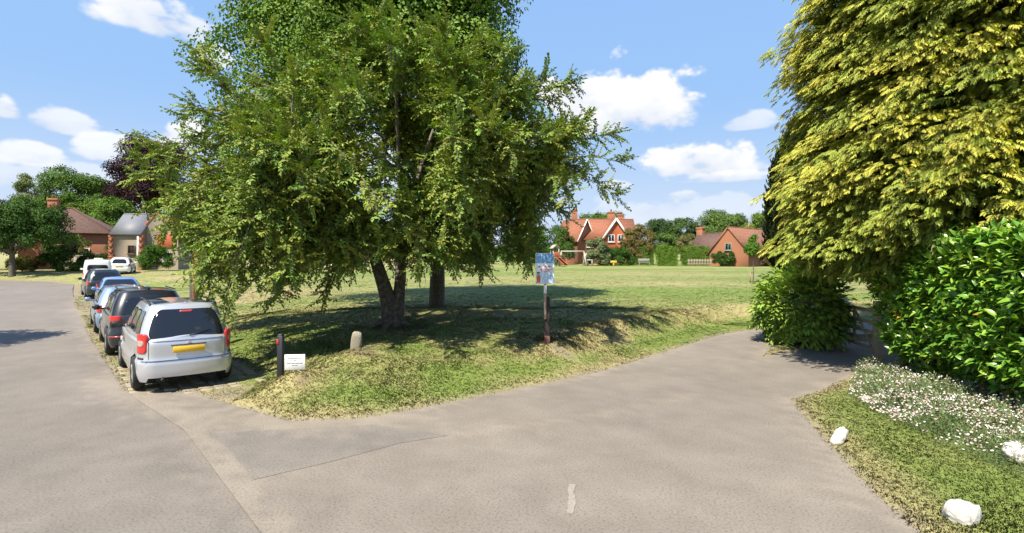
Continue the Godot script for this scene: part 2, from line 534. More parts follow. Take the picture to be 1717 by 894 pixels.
	for e in ends:
		var best := nodes[0]; var bd := 1e9
		for p in nodes:
			var dd := p.distance_squared_to(e) + (2.0 if p.y > e.y + 1.5 else 0.0)
			if dd < bd: bd = dd; best = p
		var span := best.distance_to(e)
		var mid := best.lerp(e, 0.55) + Vector3(0, 0.16 * span + 0.1, 0) + rdir() * 0.15 * span
		var n := maxi(5, int(span * 3.0))
		var c := curve(best, mid, e, n)
		add_tube(limb, c, taper(0.03, 0.006, n), 4, false)
		var n_spray := int(20 + span * 8.0)
		for q in n_spray:
			var f := pow(rng.randf(), 0.75) * 0.88 + 0.12
			var i := clampi(int(f * n), 0, n - 1)
			var p := c[i].lerp(c[i + 1], f * n - i)
			var tan := (c[i + 1] - c[i]).normalized()
			var out := (tan * Vector3(0.9, 0.4, 0.9) + rdir() * 0.85 + Vector3(0, 0.08, 0)).normalized()
			push(bufs[rng.randi() % 3], basis_along(out, Vector3.UP + rdir() * 0.35, rng.randf_range(0.8, 1.25)), p, vary(col, 0.3, 0.22))
	part("branches", finish(limb, true), M.twig, t)
	for k in 3:
		scatter("foliage", spray_mesh(0.5, 20, 0.095, 0.052, 0.1, 31 + k, M.cherry_leaf, M.twig), bufs[k], null, t)

# golden conifer: plates of flat sprays that overlap down the crown
func frond_mesh(seed_: int, tip: Color, inner: Color, mat: Material) -> ArrayMesh:
	var r := RandomNumberGenerator.new(); r.seed = seed_
	var st := begin()
	var n := 12
	for k in n:
		var t := (k + 0.5) / n
		var p := Vector3(0, t * 0.5, -0.10 * t * t)
		for s in [-1.0, 1.0]:
			var l := (0.24 * (1.0 - t * 0.75) + 0.05) * r.randf_range(0.75, 1.2)
			var d := Vector3(s * r.randf_range(0.5, 0.9), 0.85, r.randf_range(-0.35, 0.15)).normalized()
			var w := 0.021
			var side := d.cross(Vector3(0, 0, 1)).normalized() * w
			var mid := p + d * l * 0.5
			var end := p + d * l + Vector3(0, 0, -0.035)
			for q in 2:
				var tw := side if q == 0 else Vector3(0, 0, w * 0.8)
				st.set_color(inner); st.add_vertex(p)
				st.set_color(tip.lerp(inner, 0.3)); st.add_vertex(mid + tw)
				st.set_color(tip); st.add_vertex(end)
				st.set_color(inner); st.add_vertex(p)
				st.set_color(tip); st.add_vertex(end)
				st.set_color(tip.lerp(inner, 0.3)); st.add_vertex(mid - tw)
	var m := finish(st)
	m.surface_set_material(0, mat)
	return m

func golden_conifer():
	rng.seed = 90210
	var base := at(11.15, 11.6)
	var t := thing("golden_conifer", "huge golden-tipped conifer rising above the laurel hedge", "tree", base)
	var trunk := begin()
	add_tube(trunk, PackedVector3Array([Vector3(0, -0.2, 0), Vector3(0.02, 2.0, 0), Vector3(0, 6, 0.1), Vector3(0.1, 14, 0)]), PackedFloat32Array([0.5, 0.38, 0.3, 0.05]), 9, false)
	var gold := [PackedFloat32Array(), PackedFloat32Array()]
	var green := PackedFloat32Array()
	# radius of the crown at a height
	var env := func(h: float) -> float:
		return 4.25 * smoothstep(0.6, 3.6, h) * (1.0 - 0.35 * smoothstep(7.0, 15.0, h)) * (1.0 if h < 13.5 else maxf(0.0, (15.5 - h) / 2.0))
	var n_plates := 2300
	for k in n_plates:
		var h := rng.randf_range(1.3, 14.5)
		var a := rng.randf() * TAU
		# the far side is not seen: fewer plates there
		if sin(a) * -1.0 > 0.35 and rng.randf() < 0.6: continue
		var r: float = env.call(h)
		if rng.randf() > 0.25 + r / 5.0: continue
		var lump := 1.0 + 0.06 * nz2.get_noise_3d(cos(a) * 60.0, h * 22.0, sin(a) * 60.0) * 2.0
		r = r * lump * rng.randf_range(0.84, 1.02)
		var out := Vector3(cos(a), 0, sin(a))
		var c := out * r + Vector3(0, h, 0)
		if sin(a) > 0.1 and h < 3.1: continue
		if h < 4.4 and sin(a) > -0.2: r *= 0.86
		if k < 110:
			# a low bough that reaches over the drive
			c = Vector3(rng.randf_range(-4.75, -3.0), rng.randf_range(2.7, 4.6), rng.randf_range(-1.2, 1.3))
			out = Vector3(c.x, 0, c.z).normalized()
			h = c.y
		var dirp := (out + Vector3(0, -0.6 + rng.randf_range(-0.25, 0.25), 0)).normalized()
		var side := dirp.cross(Vector3.UP).normalized()
		var up := side.cross(dirp).normalized()
		var size := rng.randf_range(0.4, 0.8)
		if k % 3 == 0:
			add_tube(trunk, curve(Vector3(0, h + 0.2, 0), out * r * 0.5 + Vector3(0, h + 0.5, 0), c, 4), taper(0.05, 0.012, 4), 4, false)
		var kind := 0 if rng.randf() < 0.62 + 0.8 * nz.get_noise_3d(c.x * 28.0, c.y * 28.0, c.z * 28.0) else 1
		for q in 52:
			var u := rng.randf_range(-1, 1); var v := rng.randf_range(-1.2, 1)
			if u * u + v * v > 1.25: continue
			var p := c + (side * u * 0.85 + dirp * v * 0.8) * size + up * (0.16 * (1.0 - u * u) - 0.1 * v * v) * size + rdir() * 0.07
			var d := (dirp * 1.0 + side * u * 0.75 + up * rng.randf_range(-0.25, 0.3)).normalized()
			push(gold[kind], basis_along(d, up + rdir() * 0.45, rng.randf_range(0.2, 0.44)), p, vary(Color(1, 1, 1), 0.2, 0.08))
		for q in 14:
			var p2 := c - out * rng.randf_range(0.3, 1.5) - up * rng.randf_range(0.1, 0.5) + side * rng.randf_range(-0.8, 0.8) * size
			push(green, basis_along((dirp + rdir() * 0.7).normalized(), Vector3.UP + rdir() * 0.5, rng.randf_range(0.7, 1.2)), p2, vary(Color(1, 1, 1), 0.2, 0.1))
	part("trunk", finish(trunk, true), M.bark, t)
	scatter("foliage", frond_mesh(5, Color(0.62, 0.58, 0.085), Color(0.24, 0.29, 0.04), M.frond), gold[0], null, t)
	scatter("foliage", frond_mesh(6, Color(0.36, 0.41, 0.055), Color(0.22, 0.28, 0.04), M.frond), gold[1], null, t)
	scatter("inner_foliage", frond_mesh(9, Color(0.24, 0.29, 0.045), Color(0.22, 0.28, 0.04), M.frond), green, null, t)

func dark_cypress():
	rng.seed = 1212
	var t := thing("dark_cypress", "dark green columnar cypress behind the left edge of the golden conifer", "tree", at(11.75, 20.6))
	var buf := PackedFloat32Array()
	for k in 5200:
		var h := rng.randf_range(1.2, 7.6)
		var r := 1.35 * minf(1.0, pow((7.7 - h) / 3.2, 0.55)) * minf(1.0, 0.5 + 0.5 * (h - 1.2))
		var a := rng.randf() * TAU
		var out := Vector3(cos(a), 0, sin(a))
		r *= 1.0 + 0.12 * nz2.get_noise_3d(cos(a) * 50.0, h * 30.0, sin(a) * 50.0)
		push(buf, basis_along((out * 0.6 + Vector3(0, 1, 0) + rdir() * 0.3).normalized(), out, rng.randf_range(0.6, 0.95)), out * r * rng.randf_range(0.75, 1.0) + Vector3(0, h, 0), vary(Color(1, 1, 1), 0.2, 0.1))
	scatter("foliage", frond_mesh(19, Color(0.045, 0.085, 0.02), Color(0.03, 0.05, 0.014), M.frond), buf, null, t)
	part("trunk", rod(Vector3(0, -0.2, 0), Vector3(0, 6, 0), 0.16), M.bark, t)

# ---------------------------------------------------------------- the laurel hedge and its flowers
func laurel_leaf(l: float) -> ArrayMesh:
	var st := begin()
	var w := l * 0.2
	var prev := [Vector3.ZERO, Vector3.ZERO, Vector3.ZERO]
	for k in range(1, 6):
		var t := k / 5.0
		var ww := w * sin(PI * pow(t, 0.85)) if k < 5 else 0.0
		var mid := Vector3(0, t * l, 0.06 * l * sin(PI * t) - 0.05 * l * t * t)
		var a := mid + Vector3(ww, 0, ww * 0.35); var b := mid + Vector3(-ww, 0, ww * 0.35)
		if k == 1:
			tri(st, prev[0], a, mid); tri(st, prev[0], mid, b)
		elif k == 5:
			tri(st, prev[0], prev[1], mid); tri(st, prev[0], mid, prev[2])
		else:
			quad(st, prev[0], prev[1], a, mid); quad(st, prev[0], mid, b, prev[2])
		prev = [mid, a, b]
	return finish(st, true)

func hedge_line(t: float) -> Vector2:
	# the hedge's front at ground level, t = 0 by the gate, 1 beyond the right edge of the picture
	return Vector2(8.2, 11.5).lerp(Vector2(7.35, 6.9), t / 0.7) if t < 0.7 else Vector2(7.35, 6.9).lerp(Vector2(6.9, 4.0), (t - 0.7) / 0.3)

func laurel_hedge():
	rng.seed = 777
	var t := thing("laurel_hedge", "tall glossy laurel hedge above the white flowers on the right", "hedge", at(7.6, 8.5))
	var here := t.position
	var leafm := laurel_leaf(0.18)
	var items := []
	var n_front := 3300
	for k in n_front + 1500:
		var tt := rng.randf()
		var b := hedge_line(tt)
		var b2 := hedge_line(minf(1.0, tt + 0.02)) - hedge_line(maxf(0.0, tt - 0.02))
		var nrm := Vector3(-b2.y, 0, -b2.x).normalized() * -1.0
		# nrm points to the lane
		if nrm.x > 0: nrm = -nrm
		var gy := ground_y(b.x, b.y)
		var p: Vector3; var out: Vector3
		var top := 2.74 + 0.3 * clampf(0.7 - tt, 0.0, 0.7) + 0.1 * nz.get_noise_1d(tt * 300.0)
		if k < n_front:
			var h := rng.randf_range(0.3, top)
			var bulge := 0.16 * nz.get_noise_2d(tt * 260.0, h * 30.0) + 0.12 * sin(h * 1.2) - (0.25 if h < 0.6 else 0.0)
			p = Vector3(b.x, gy + h, -b.y) + nrm * (bulge - pow(rng.randf(), 1.6) * 0.42)
			out = nrm + Vector3(0, 0.55, 0) + rdir() * 0.55
			if h > top - 0.25: out.y += 0.7
		else:
			var across := rng.randf_range(0.0, 1.3)
			p = Vector3(b.x, gy + top + rng.randf_range(-0.25, 0.1), -b.y) - nrm * across
			out = Vector3(0, 1, 0) + rdir() * 0.6
		if tt < 0.07 and rng.randf() < 0.6:
			p -= nrm * rng.randf() * 1.2
			out += Vector3(0.2, 0, -0.8)
		out = out.normalized()
		var n_leaf := rng.randi_range(4, 7)
		var spin := rng.randf() * TAU
		var bs := basis_along(out, rdir(), 1.0)
		var tint := vary(Color(0.125, 0.25, 0.026), 0.28, 0.18)
		if rng.randf() < 0.22: tint = vary(Color(0.22, 0.36, 0.035), 0.15, 0.1)
		if rng.randf() < 0.012: tint = Color(0.3, 0.2, 0.03)
		for q in n_leaf:
			var a := spin + q * 2.4
			var open := rng.randf_range(0.45, 1.15)
			var d := (bs * Vector3(cos(a) * sin(open), cos(open), sin(a) * sin(open))).normalized()
			var up := (Vector3(0, 0.9, 0) + nrm * 0.5 + rdir() * 0.45)
			items.append([p + bs.y * rng.randf_range(-0.1, 0.08) - here, d, up, rng.randf_range(0.72, 1.2), tint])
	# the leaves that show largest are parts of their own
	var cam := Vector3(0, 2.4, 0) - here
	var order := []
	for k in items.size():
		var q: Vector3 = items[k][0] + here
		if q.z > -6.9 or absf(q.x / -q.z) > 0.99: continue
		order.append([items[k][0].distance_to(cam) - 0.5 * items[k][3] - 1.2 * absf(items[k][2].dot((cam - items[k][0]).normalized())), k])
	order.sort_custom(func(a, b): return a[0] < b[0])
	var single := {}
	for k in mini(300, order.size()): single[order[k][1]] = true
	var tints := []
	for k in 6: tints.append(plain([lin(0.125, 0.25, 0.026), lin(0.14, 0.28, 0.028), lin(0.1, 0.21, 0.024), lin(0.22, 0.36, 0.035), lin(0.18, 0.31, 0.03), lin(0.11, 0.23, 0.03)][k], 0.3))
	for m in tints:
		m.backlight_enabled = true; m.backlight = Color(0.3, 0.45, 0.06)
	var buf := PackedFloat32Array()
	for k in items.size():
		var it: Array = items[k]
		var b := basis_along(it[1], it[2], it[3])
		if single.has(k):
			var o := part("leaf", leafm, tints[k % 6], t)
			o.transform = Transform3D(b, it[0])
		else:
			push(buf, b, it[0], it[4])
	var rest := scatter("foliage", leafm, buf, M.laurel, t)
	rest.set_meta("kind", "stuff")
	var st := begin()
	for k in 46:
		var tt := (k + rng.randf()) / 46.0
		var b := hedge_line(tt)
		var p := Vector3(b.x + 0.35, ground_y(b.x + 0.35, b.y) - 0.1, -b.y + rng.randf_range(-0.2, 0.2)) - here
		for q in 3:
			add_tube(st, curve(p, p + Vector3(rng.randf_range(-0.1, 0.3), 1.2, rng.randf_range(-0.2, 0.2)), p + Vector3(rng.randf_range(-0.3, 0.8), 2.6, rng.randf_range(-0.4, 0.4)), 5), taper(0.035, 0.01, 5), 5, false)
	part("stems", finish(st, true), M.bark, t)

func flower_border():
	rng.seed = 555
	var t := Node3D.new()
	t.name = "flower_border"
	add_child(t)
	tag(t, "mass of small white and pink daisies along the foot of the laurel hedge", "flowers", "", "stuff")
	# daisy head: petals round a yellow eye
	var st := begin()
	for k in 9:
		var a := TAU * k / 9.0
		var b := a + TAU / 9.0
		st.set_color(Color(0.7, 0.68, 0.68))
		tri(st, Vector3(0, 0.002, 0), Vector3(cos(a + 0.06) * 0.016, 0.004, sin(a + 0.06) * 0.016), Vector3(cos(b - 0.06) * 0.016, 0.004, sin(b - 0.06) * 0.016))
	for k in 6:
		var a := TAU * k / 6.0
		var b := a + TAU / 6.0
		st.set_color(Color(0.6, 0.42, 0.04))
		tri(st, Vector3(0, 0.008, 0), Vector3(cos(a) * 0.005, 0.006, sin(a) * 0.005), Vector3(cos(b) * 0.005, 0.006, sin(b) * 0.005))
	var head := finish(st)
	var stem := spray_mesh(0.26, 10, 0.05, 0.012, 0.1, 77, M.grass, null)
	var hb := PackedFloat32Array(); var sb := PackedFloat32Array()
	for k in 20000:
		var tt := rng.randf()
		var b := hedge_line(tt)
		# the border narrows to nothing by the drive and is widest at the right
		var wide := lerpf(0.7, 1.55, smoothstep(0.05, 0.5, tt)) + 0.22 * nz.get_noise_1d(tt * 420.0)
		var off := rng.randf_range(-0.15, wide)
		var edge := (wide - off)
		var x := b.x - 0.12 - off; var d := b.y + off * 0.28
		var sr := sample(sd_road, x, d)
		if sr < 0.2: continue
		var hgt := minf(0.42, 0.14 + 0.55 * edge) * (0.75 + 0.4 * nz2.get_noise_2d(x * 60.0, d * 60.0)) * rng.randf_range(0.6, 1.1)
		var clump := nz.get_noise_2d(x * 55.0 + 90.0, d * 55.0)
		var p := at(x, d)
		if k % 2 == 0:
			push(sb, basis_along(Vector3(rng.randf_range(-0.5, 0.3), 1, rng.randf_range(-0.4, 0.4)), rdir(), clampf(hgt / 0.26, 0.35, 1.5) * rng.randf_range(0.8, 1.1)), p, vary(Color(0.13, 0.18, 0.06), 0.25))
		if k % 5 < 2 and clump > rng.randf_range(-0.45, 0.3):
			var pink := rng.randf()
			var c := Color(1, 1, 1) if pink < 0.5 else Color(0.95, 0.7, 0.76)
			push(hb, basis_along(Vector3(rng.randf_range(-0.9, 0.2), 1, rng.randf_range(-0.4, 0.7)), rdir(), rng.randf_range(0.5, 0.95)), p + Vector3(0, maxf(hgt * rng.randf_range(0.7, 1.1), 0.05), 0), c)
	for o in [scatter("stems", stem, sb, M.grass, t), scatter("flower_heads", head, hb, M.petal, t)]:
		o.set_meta("kind", "stuff")

# ---------------------------------------------------------------- cars
# outline of a car seen from above: starts at the middle of the rear, runs by the right side to the front and back
func plan(hw: float, zr: float, zf: float, rr: float, rf: float, bow_r: float, bow_f: float, side_bow: float) -> PackedVector2Array:
	var p := PackedVector2Array()
	var half := PackedVector2Array()
	for k in 7: half.append(Vector2((hw - rr) * k / 7.0, zr))
	for k in 7:
		var a := PI / 2 * k / 7.0
		half.append(Vector2(hw - rr + rr * sin(a), zr - rr + rr * cos(a)))
	for k in 45: half.append(Vector2(hw, lerpf(zr - rr, zf + rf, k / 45.0)))
	for k in 7:
		var a := PI / 2 * k / 7.0
		half.append(Vector2(hw - rf + rf * cos(a), zf + rf - rf * sin(a)))
	for k in 8: half.append(Vector2((hw - rf) * (1.0 - k / 7.0), zf))
	for k in half.size():
		var q := half[k]
		var fx := q.x / hw
		var tz := (q.y - zf) / (zr - zf)
		q.y += (-bow_r * fx * fx) * smoothstep(0.72, 1.0, tz) + (bow_f * fx * fx) * (1.0 - smoothstep(0.0, 0.28, tz))
		q.x -= side_bow * pow(absf(tz - 0.5) * 2.0, 2.5) * fx
		half[k] = q
	p = half.duplicate()
	for k in range(half.size() - 2, 0, -1): p.append(Vector2(-half[k].x, half[k].y))
	return p

const SIDE0 := 14
const SIDE1 := 59
const HALF := 73

func plan_normal(p: PackedVector2Array, i: int) -> Vector2:
	var n := p.size()
	var d := p[(i + 1) % n] - p[(i - 1 + n) % n]
	return Vector2(-d.y, d.x).normalized()   # outward

func plan_at(p: PackedVector2Array, f: float) -> Vector2:
	var n := p.size()
	f = fposmod(f, n)
	var i := int(f)
	return p[i % n].lerp(p[(i + 1) % n], f - i)

# index on the outline at a distance (metres) to the right (+) or left (-) of the rear's middle
func plan_index(p: PackedVector2Array, dist: float) -> float:
	var s := 0.0
	for i in HALF:
		var l := p[i].distance_to(p[i + 1])
		if s + l >= absf(dist):
			var f := i + (absf(dist) - s) / l
			return f if dist >= 0 else -f
		s += l
	return HALF

func side_index(p: PackedVector2Array, z: float, right: bool) -> float:
	for i in range(SIDE0 - 3, SIDE1 + 3):
		if p[i].y >= z and p[i + 1].y < z:
			var f := i + (p[i].y - z) / (p[i].y - p[i + 1].y)
			return f if right else -f
	return 30.0 if right else -30.0

class Shape:
	var low: PackedVector2Array
	var high: PackedVector2Array
	var y0: float
	var y1: float
	var swell := 0.0
	var host
	# a point at outline index f and share v of the height, pushed out by off
	func point(f: float, v: float, off: float) -> Vector3:
		var a: Vector2 = host.plan_at(low, f); var b: Vector2 = host.plan_at(high, f)
		var q := a.lerp(b, v)
		var d: Vector2 = (host.plan_at(low, f + 0.6) - host.plan_at(low, f - 0.6)).lerp(host.plan_at(high, f + 0.6) - host.plan_at(high, f - 0.6), v)
		var n := Vector2(-d.y, d.x).normalized()
		q += n * (off + swell * sin(PI * v))
		return Vector3(q.x, lerpf(y0, y1, v), q.y)

# a panel with rounded corners lying on a Shape: window, lamp or plate
func patch(s: Shape, f0: float, f1: float, v0: float, v1: float, off: float, corner: float, nu := 10, nv := 7, thick := 0.012) -> ArrayMesh:
	var st := begin()
	var hgt := (v1 - v0) * (s.y1 - s.y0)
	var wid := s.point(f0, (v0 + v1) / 2, 0).distance_to(s.point(f1, (v0 + v1) / 2, 0))
	corner = minf(corner, minf(hgt, wid) * 0.48)
	var grid := []
	for j in nv + 1:
		var b := float(j) / nv
		b = 0.5 - 0.5 * cos(PI * b)
		var e := minf(b, 1.0 - b) * hgt
		var cut := 0.0
		if e < corner: cut = corner - sqrt(maxf(0.0, corner * corner - pow(corner - e, 2)))
		var row := PackedVector3Array(); 
		var back := PackedVector3Array()
		for i in nu + 1:
			var a := lerpf(cut / wid, 1.0 - cut / wid, float(i) / nu)
			row.append(s.point(lerpf(f0, f1, a), lerpf(v0, v1, b), off))
		grid.append(row)
	for j in nv:
		for i in nu:
			quad(st, grid[j][i], grid[j + 1][i], grid[j + 1][i + 1], grid[j][i + 1])
	# rim back to the body
	var ring := []
	for i in nu + 1: ring.append([float(i) / nu, 0])
	var rim := PackedVector3Array()
	for i in nu + 1: rim.append(grid[0][i])
	for j in range(1, nv + 1): rim.append(grid[j][nu])
	for i in range(nu - 1, -1, -1): rim.append(grid[nv][i])
	for j in range(nv - 1, 0, -1): rim.append(grid[j][0])
	var n: Vector3 = (grid[nv][0] - grid[0][0]).cross(grid[0][nu] - grid[0][0]).normalized()
	var mid: Vector3 = grid[nv / 2][nu / 2]
	var flat := Vector3(mid.x, 0, mid.z)
	if n.dot(Vector3(mid.x, 0, mid.z)) < 0: n = -n
	for i in rim.size():
		var p := rim[i]; var q := rim[(i + 1) % rim.size()]
		quad(st, p, q, q - n * thick, p - n * thick)
	return finish(st)

func wheel(parent: Node, where: Vector3, r: float, side: float, rim_mat: Material):
	var w := Node3D.new()
	w.name = "wheel"
	parent.add_child(w, true)
	w.position = where
	var st := begin()
	var prof := [[0.62, 0.095], [0.9, 0.1], [0.985, 0.075], [1.0, 0.0], [0.985, -0.075], [0.9, -0.1], [0.62, -0.095]]
	for k in 22:
		var a := TAU * k / 22; var b := TAU * (k + 1) / 22
		for q in prof.size() - 1:
			var p0: Array = prof[q]; var p1: Array = prof[q + 1]
			quad(st, Vector3(p0[1] * side, sin(a) * p0[0] * r, cos(a) * p0[0] * r), Vector3(p0[1] * side, sin(b) * p0[0] * r, cos(b) * p0[0] * r), Vector3(p1[1] * side, sin(b) * p1[0] * r, cos(b) * p1[0] * r), Vector3(p1[1] * side, sin(a) * p1[0] * r, cos(a) * p1[0] * r))
	part("tyre", finish(st, true), M.rubber, w)
	st = begin()
	for k in 20:
		var a := TAU * k / 20; var b := TAU * (k + 1) / 20
		var dish := 0.07 * side
		tri(st, Vector3(dish + 0.02 * side, 0, 0), Vector3(dish, sin(a) * 0.64 * r, cos(a) * 0.64 * r), Vector3(dish, sin(b) * 0.64 * r, cos(b) * 0.64 * r))
	for k in 5:
		var a := TAU * k / 5
		add_box(st, Vector3(0.082 * side, sin(a) * 0.33 * r, cos(a) * 0.33 * r), Vector3(0.012, 0.05, 0.31 * r), 0.006, Basis(Vector3.RIGHT, -a))
	part("rim", finish(st), rim_mat, w)

func make_car(called: String, label: String, category: String, left_rear: Vector2, heading: float, p: Dictionary) -> Node3D:
	# heading: turn about y, 0 looks away from the camera
	var t := thing(called, label, category, Vector3.ZERO, 0.0, "vehicles parked along the street")
	var L: float = p.L; var hw: float = p.W / 2.0
	var zr := L / 2; var zf := -L / 2
	var wb: float = p.wb; var ro: float = p.ro; var r: float = p.get("wheel_r", 0.31)
	var track := hw - 0.12
	var z_rear := zr - ro; var z_front := z_rear - wb
	# place so that the named wheel (left rear, or the one nearest the camera) stands on its spot
	var rotb := Basis(Vector3.UP, heading)
	var wheel_local: Vector3 = Vector3(-track, 0, z_rear) if not p.get("faces", false) else Vector3(track, 0, z_front)
	var origin := Vector3(left_rear.x, 0, -left_rear.y) - rotb * wheel_local
	var pr := origin + rotb * Vector3(0, 0, z_rear); var pf := origin + rotb * Vector3(0, 0, z_front)
	var hr := ground_y(pr.x, -pr.z); var hf := ground_y(pf.x, -pf.z)
	origin.y = lerpf(hr, hf, z_rear / (z_rear - z_front)) + 0.015
	t.position = origin
	t.rotation = Vector3(atan2(hf - hr, wb), heading, 0)
	var paint: Material = p.paint
	var belt: float = p.belt; var clear: float = p.get("clear", 0.2)
	var outline := plan(hw, zr, zf, p.get("rr", 0.22), p.get("rf", 0.42), p.get("bow_r", 0.07), p.get("bow_f", 0.2), 0.05)
	var n := outline.size()
	# height of the shoulder along the car
	var bonnet: float = p.get("bonnet", belt - 0.12)
	var nose: float = p.get("nose", bonnet - 0.2)
	var cowl: float = p.cowl     # z of the windscreen's foot
	var deck: float = p.get("deck", belt)
	var deck_z: float = p.get("deck_z", zr + 1.0)
	var top_y := func(z: float) -> float:
		if z < cowl:
			var s := (z - zf) / (cowl - zf)
			return lerpf(nose, bonnet, pow(clampf(s, 0, 1), 0.55)) + (belt - bonnet) * smoothstep(0.8, 1.0, s)
		if z > deck_z: return lerpf(belt, deck, smoothstep(0.0, 1.0, (z - deck_z) / maxf(0.05, zr - deck_z)))
		return belt
	var arch := r + 0.06
	var bottom_y := func(i: int, z: float) -> float:
		var side := i if i <= HALF else n - i
		var y := clear
		if side >= SIDE0 - 4 and side <= SIDE1 + 4:
			for zc in [z_rear, z_front]:
				var dz: float = z - zc
				if absf(dz) < arch: y = maxf(y, r + sqrt(arch * arch - dz * dz) - 0.01)
		else:
			y = clear + 0.08
		return y
	var bumper: float = p.get("bumper", 0.62)
	var inset := func(y: float, ty: float) -> float:
		var o := 0.0
		if y < clear + 0.2: o += 0.05 * pow(1.0 - (y - clear) / 0.2, 2)
		o += 0.035 * smoothstep(bumper - 0.01, bumper + 0.02, y)
		var e := ty - y
		if e < 0.09: o += 0.06 * pow(1.0 - e / 0.09, 2)
		return o
	var st := begin()
	var rows := []
	var nv := 13
	for j in nv + 1:
		var row := PackedVector3Array()
		for i in n:
			var q := outline[i]
			var yb: float = bottom_y.call(i, q.y); var yt: float = top_y.call(q.y)
			var v := float(j) / nv
			var y := lerpf(yb, yt, v)
			var nn := plan_normal(outline, i)
			q -= nn * inset.call(y, yt)
			row.append(Vector3(q.x, y, q.y))
		rows.append(row)
	for j in nv:
		for i in n:
			var i2 := (i + 1) % n
			quad(st, rows[j][i], rows[j + 1][i], rows[j + 1][i2], rows[j][i2])
	# bonnet and deck
	for i in HALF:
		var a0: Vector3 = rows[nv][i]; var a1: Vector3 = rows[nv][i + 1]
		var b0: Vector3 = rows[nv][(n - i) % n]; var b1: Vector3 = rows[nv][n - i - 1]
		for k in 8:
			var s0 := k / 8.0; var s1 := (k + 1) / 8.0
			var up0 := Vector3(0, 0.05 * sin(PI * s0), 0); var up1 := Vector3(0, 0.05 * sin(PI * s1), 0)
			quad(st, b0.lerp(a0, s0) + up0, b1.lerp(a1, s0) + up0, b1.lerp(a1, s1) + up1, b0.lerp(a0, s1) + up1)
	var body := part("body", finish(st, true), paint, t)
	# dark underside and arch linings
	st = begin()
	add_box(st, Vector3(0, clear + 0.16, 0), Vector3(hw - 0.28, 0.15, L / 2 - 0.3), 0.05)
	for zc in [z_rear, z_front]:
		add_box(st, Vector3(0, r + 0.16, zc), Vector3(hw - 0.24, 0.2, arch + 0.02), 0.03)
	part("underside", finish(st), M.black, t)
	# greenhouse
	var g := Shape.new()
	g.host = self
	var gz0: float = p.get("glass_rear", zr - 0.1)     # rear end at belt
	var gz1: float = p.roof_rear; var gf1: float = p.roof_front
	var ghw := hw - 0.07
	var roof_hw: float = p.get("roof_hw", hw - 0.24)
	g.low = plan(ghw, gz0, cowl, 0.2, 0.3, p.get("bow_r", 0.07), 0.16, 0.03)
	g.high = plan(roof_hw, gz1, gf1, 0.2, 0.25, 0.05, 0.1, 0.03)
	g.y0 = belt - 0.02; g.y1 = p.H - 0.045
	g.swell = 0.03
	st = begin()
	var grows := []
	for j in 7:
		var row := PackedVector3Array()
		for i in n: row.append(g.point(i, j / 6.0, 0.0))
		grows.append(row)
	for j in 6:
		for i in n:
			var i2 := (i + 1) % n
			quad(st, grows[j][i], grows[j + 1][i], grows[j + 1][i2], grows[j][i2])
	# roof: two rounded steps in, then crowned across
	var last: PackedVector3Array = grows[6]
	for step in [[0.03, 0.028], [0.08, 0.042]]:
		var ring := PackedVector3Array()
		for i in n:
			var q: Vector2 = g.high[i] - plan_normal(g.high, i) * step[0]
			ring.append(Vector3(q.x, g.y1 + step[1], q.y))
		for i in n:
			var i2 := (i + 1) % n
			quad(st, last[i], ring[i], ring[i2], last[i2])
		last = ring
	for i in HALF:
		for k in 6:
			var s0 := k / 6.0; var s1 := (k + 1) / 6.0
			var up0 := Vector3(0, 0.03 * sin(PI * s0), 0); var up1 := Vector3(0, 0.03 * sin(PI * s1), 0)
			quad(st, last[(n - i) % n].lerp(last[i], s0) + up0, last[n - i - 1].lerp(last[i + 1], s0) + up0, last[n - i - 1].lerp(last[i + 1], s1) + up1, last[(n - i) % n].lerp(last[i], s1) + up1)
	part("roof", finish(st, true), p.get("roof_paint", paint), t)
	# glass
	var rw: float = p.get("rear_glass", ghw - 0.2)
	if not p.get("blind_rear", false):
		part("rear_window", patch(g, plan_index(g.low, -rw), plan_index(g.low, rw), p.get("rg0", 0.1), p.get("rg1", 0.86), 0.008, 0.14, 16, 10), M.glass, t)
	part("windscreen", patch(g, HALF - 10.5, HALF + 10.5, 0.08, 0.93, 0.008, 0.1, 18, 8), M.glass, t)
	for right in [true, false]:
		var cuts: Array = p.side_cuts
		for k in cuts.size():
			var c: Array = cuts[k]
			var f0 := side_index(g.low, c[0], right); var f1 := side_index(g.low, c[1], right)
			part("side_window", patch(g, f0, f1, 0.12, 0.86, 0.007, 0.07, 8, 6), M.glass, t)
	# wheels
	for s in [-1.0, 1.0]:
		for zc in [z_rear, z_front]:
			wheel(t, Vector3(track * s + 0.02 * s, r, zc), r, s, M.alloy)
	# surface of the lower body for lamps and plates
	var s := Shape.new()
	s.host = self
	s.low = outline; s.high = outline
	s.y0 = 0.0; s.y1 = 1.0
	var tl: Array = p.get("tail", [0.0, 0.2, 0.75, 1.05])   # distance in from the corner, width, y from, y to
	var half_rear := hw + 0.02
	for sgn in [-1.0, 1.0]:
		var far: float = half_rear + tl[0]; var near: float = far - tl[1]
		var lamp := part("tail_light", patch(s, plan_index(outline, near * sgn), plan_index(outline, far * sgn), tl[2], tl[3], -0.02, 0.06, 8, 8, 0.05), M.tail, t)
		if tl.size() > 4:
			var ym: float = lerpf(tl[2], tl[3], 0.5)
			part("indicator", patch(s, plan_index(outline, (near + 0.05) * sgn), plan_index(outline, (far - 0.05) * sgn), ym - 0.05, ym + 0.06, -0.014, 0.05, 6, 6, 0.02), M.clear_lamp, lamp)
		part("headlight", patch(s, HALF + 9.0 * sgn, HALF + 14.5 * sgn, nose - 0.2, nose - 0.03, -0.012, 0.06, 8, 5, 0.05), M.lamp_glass, t)
		# mirror
		var st2 := begin()
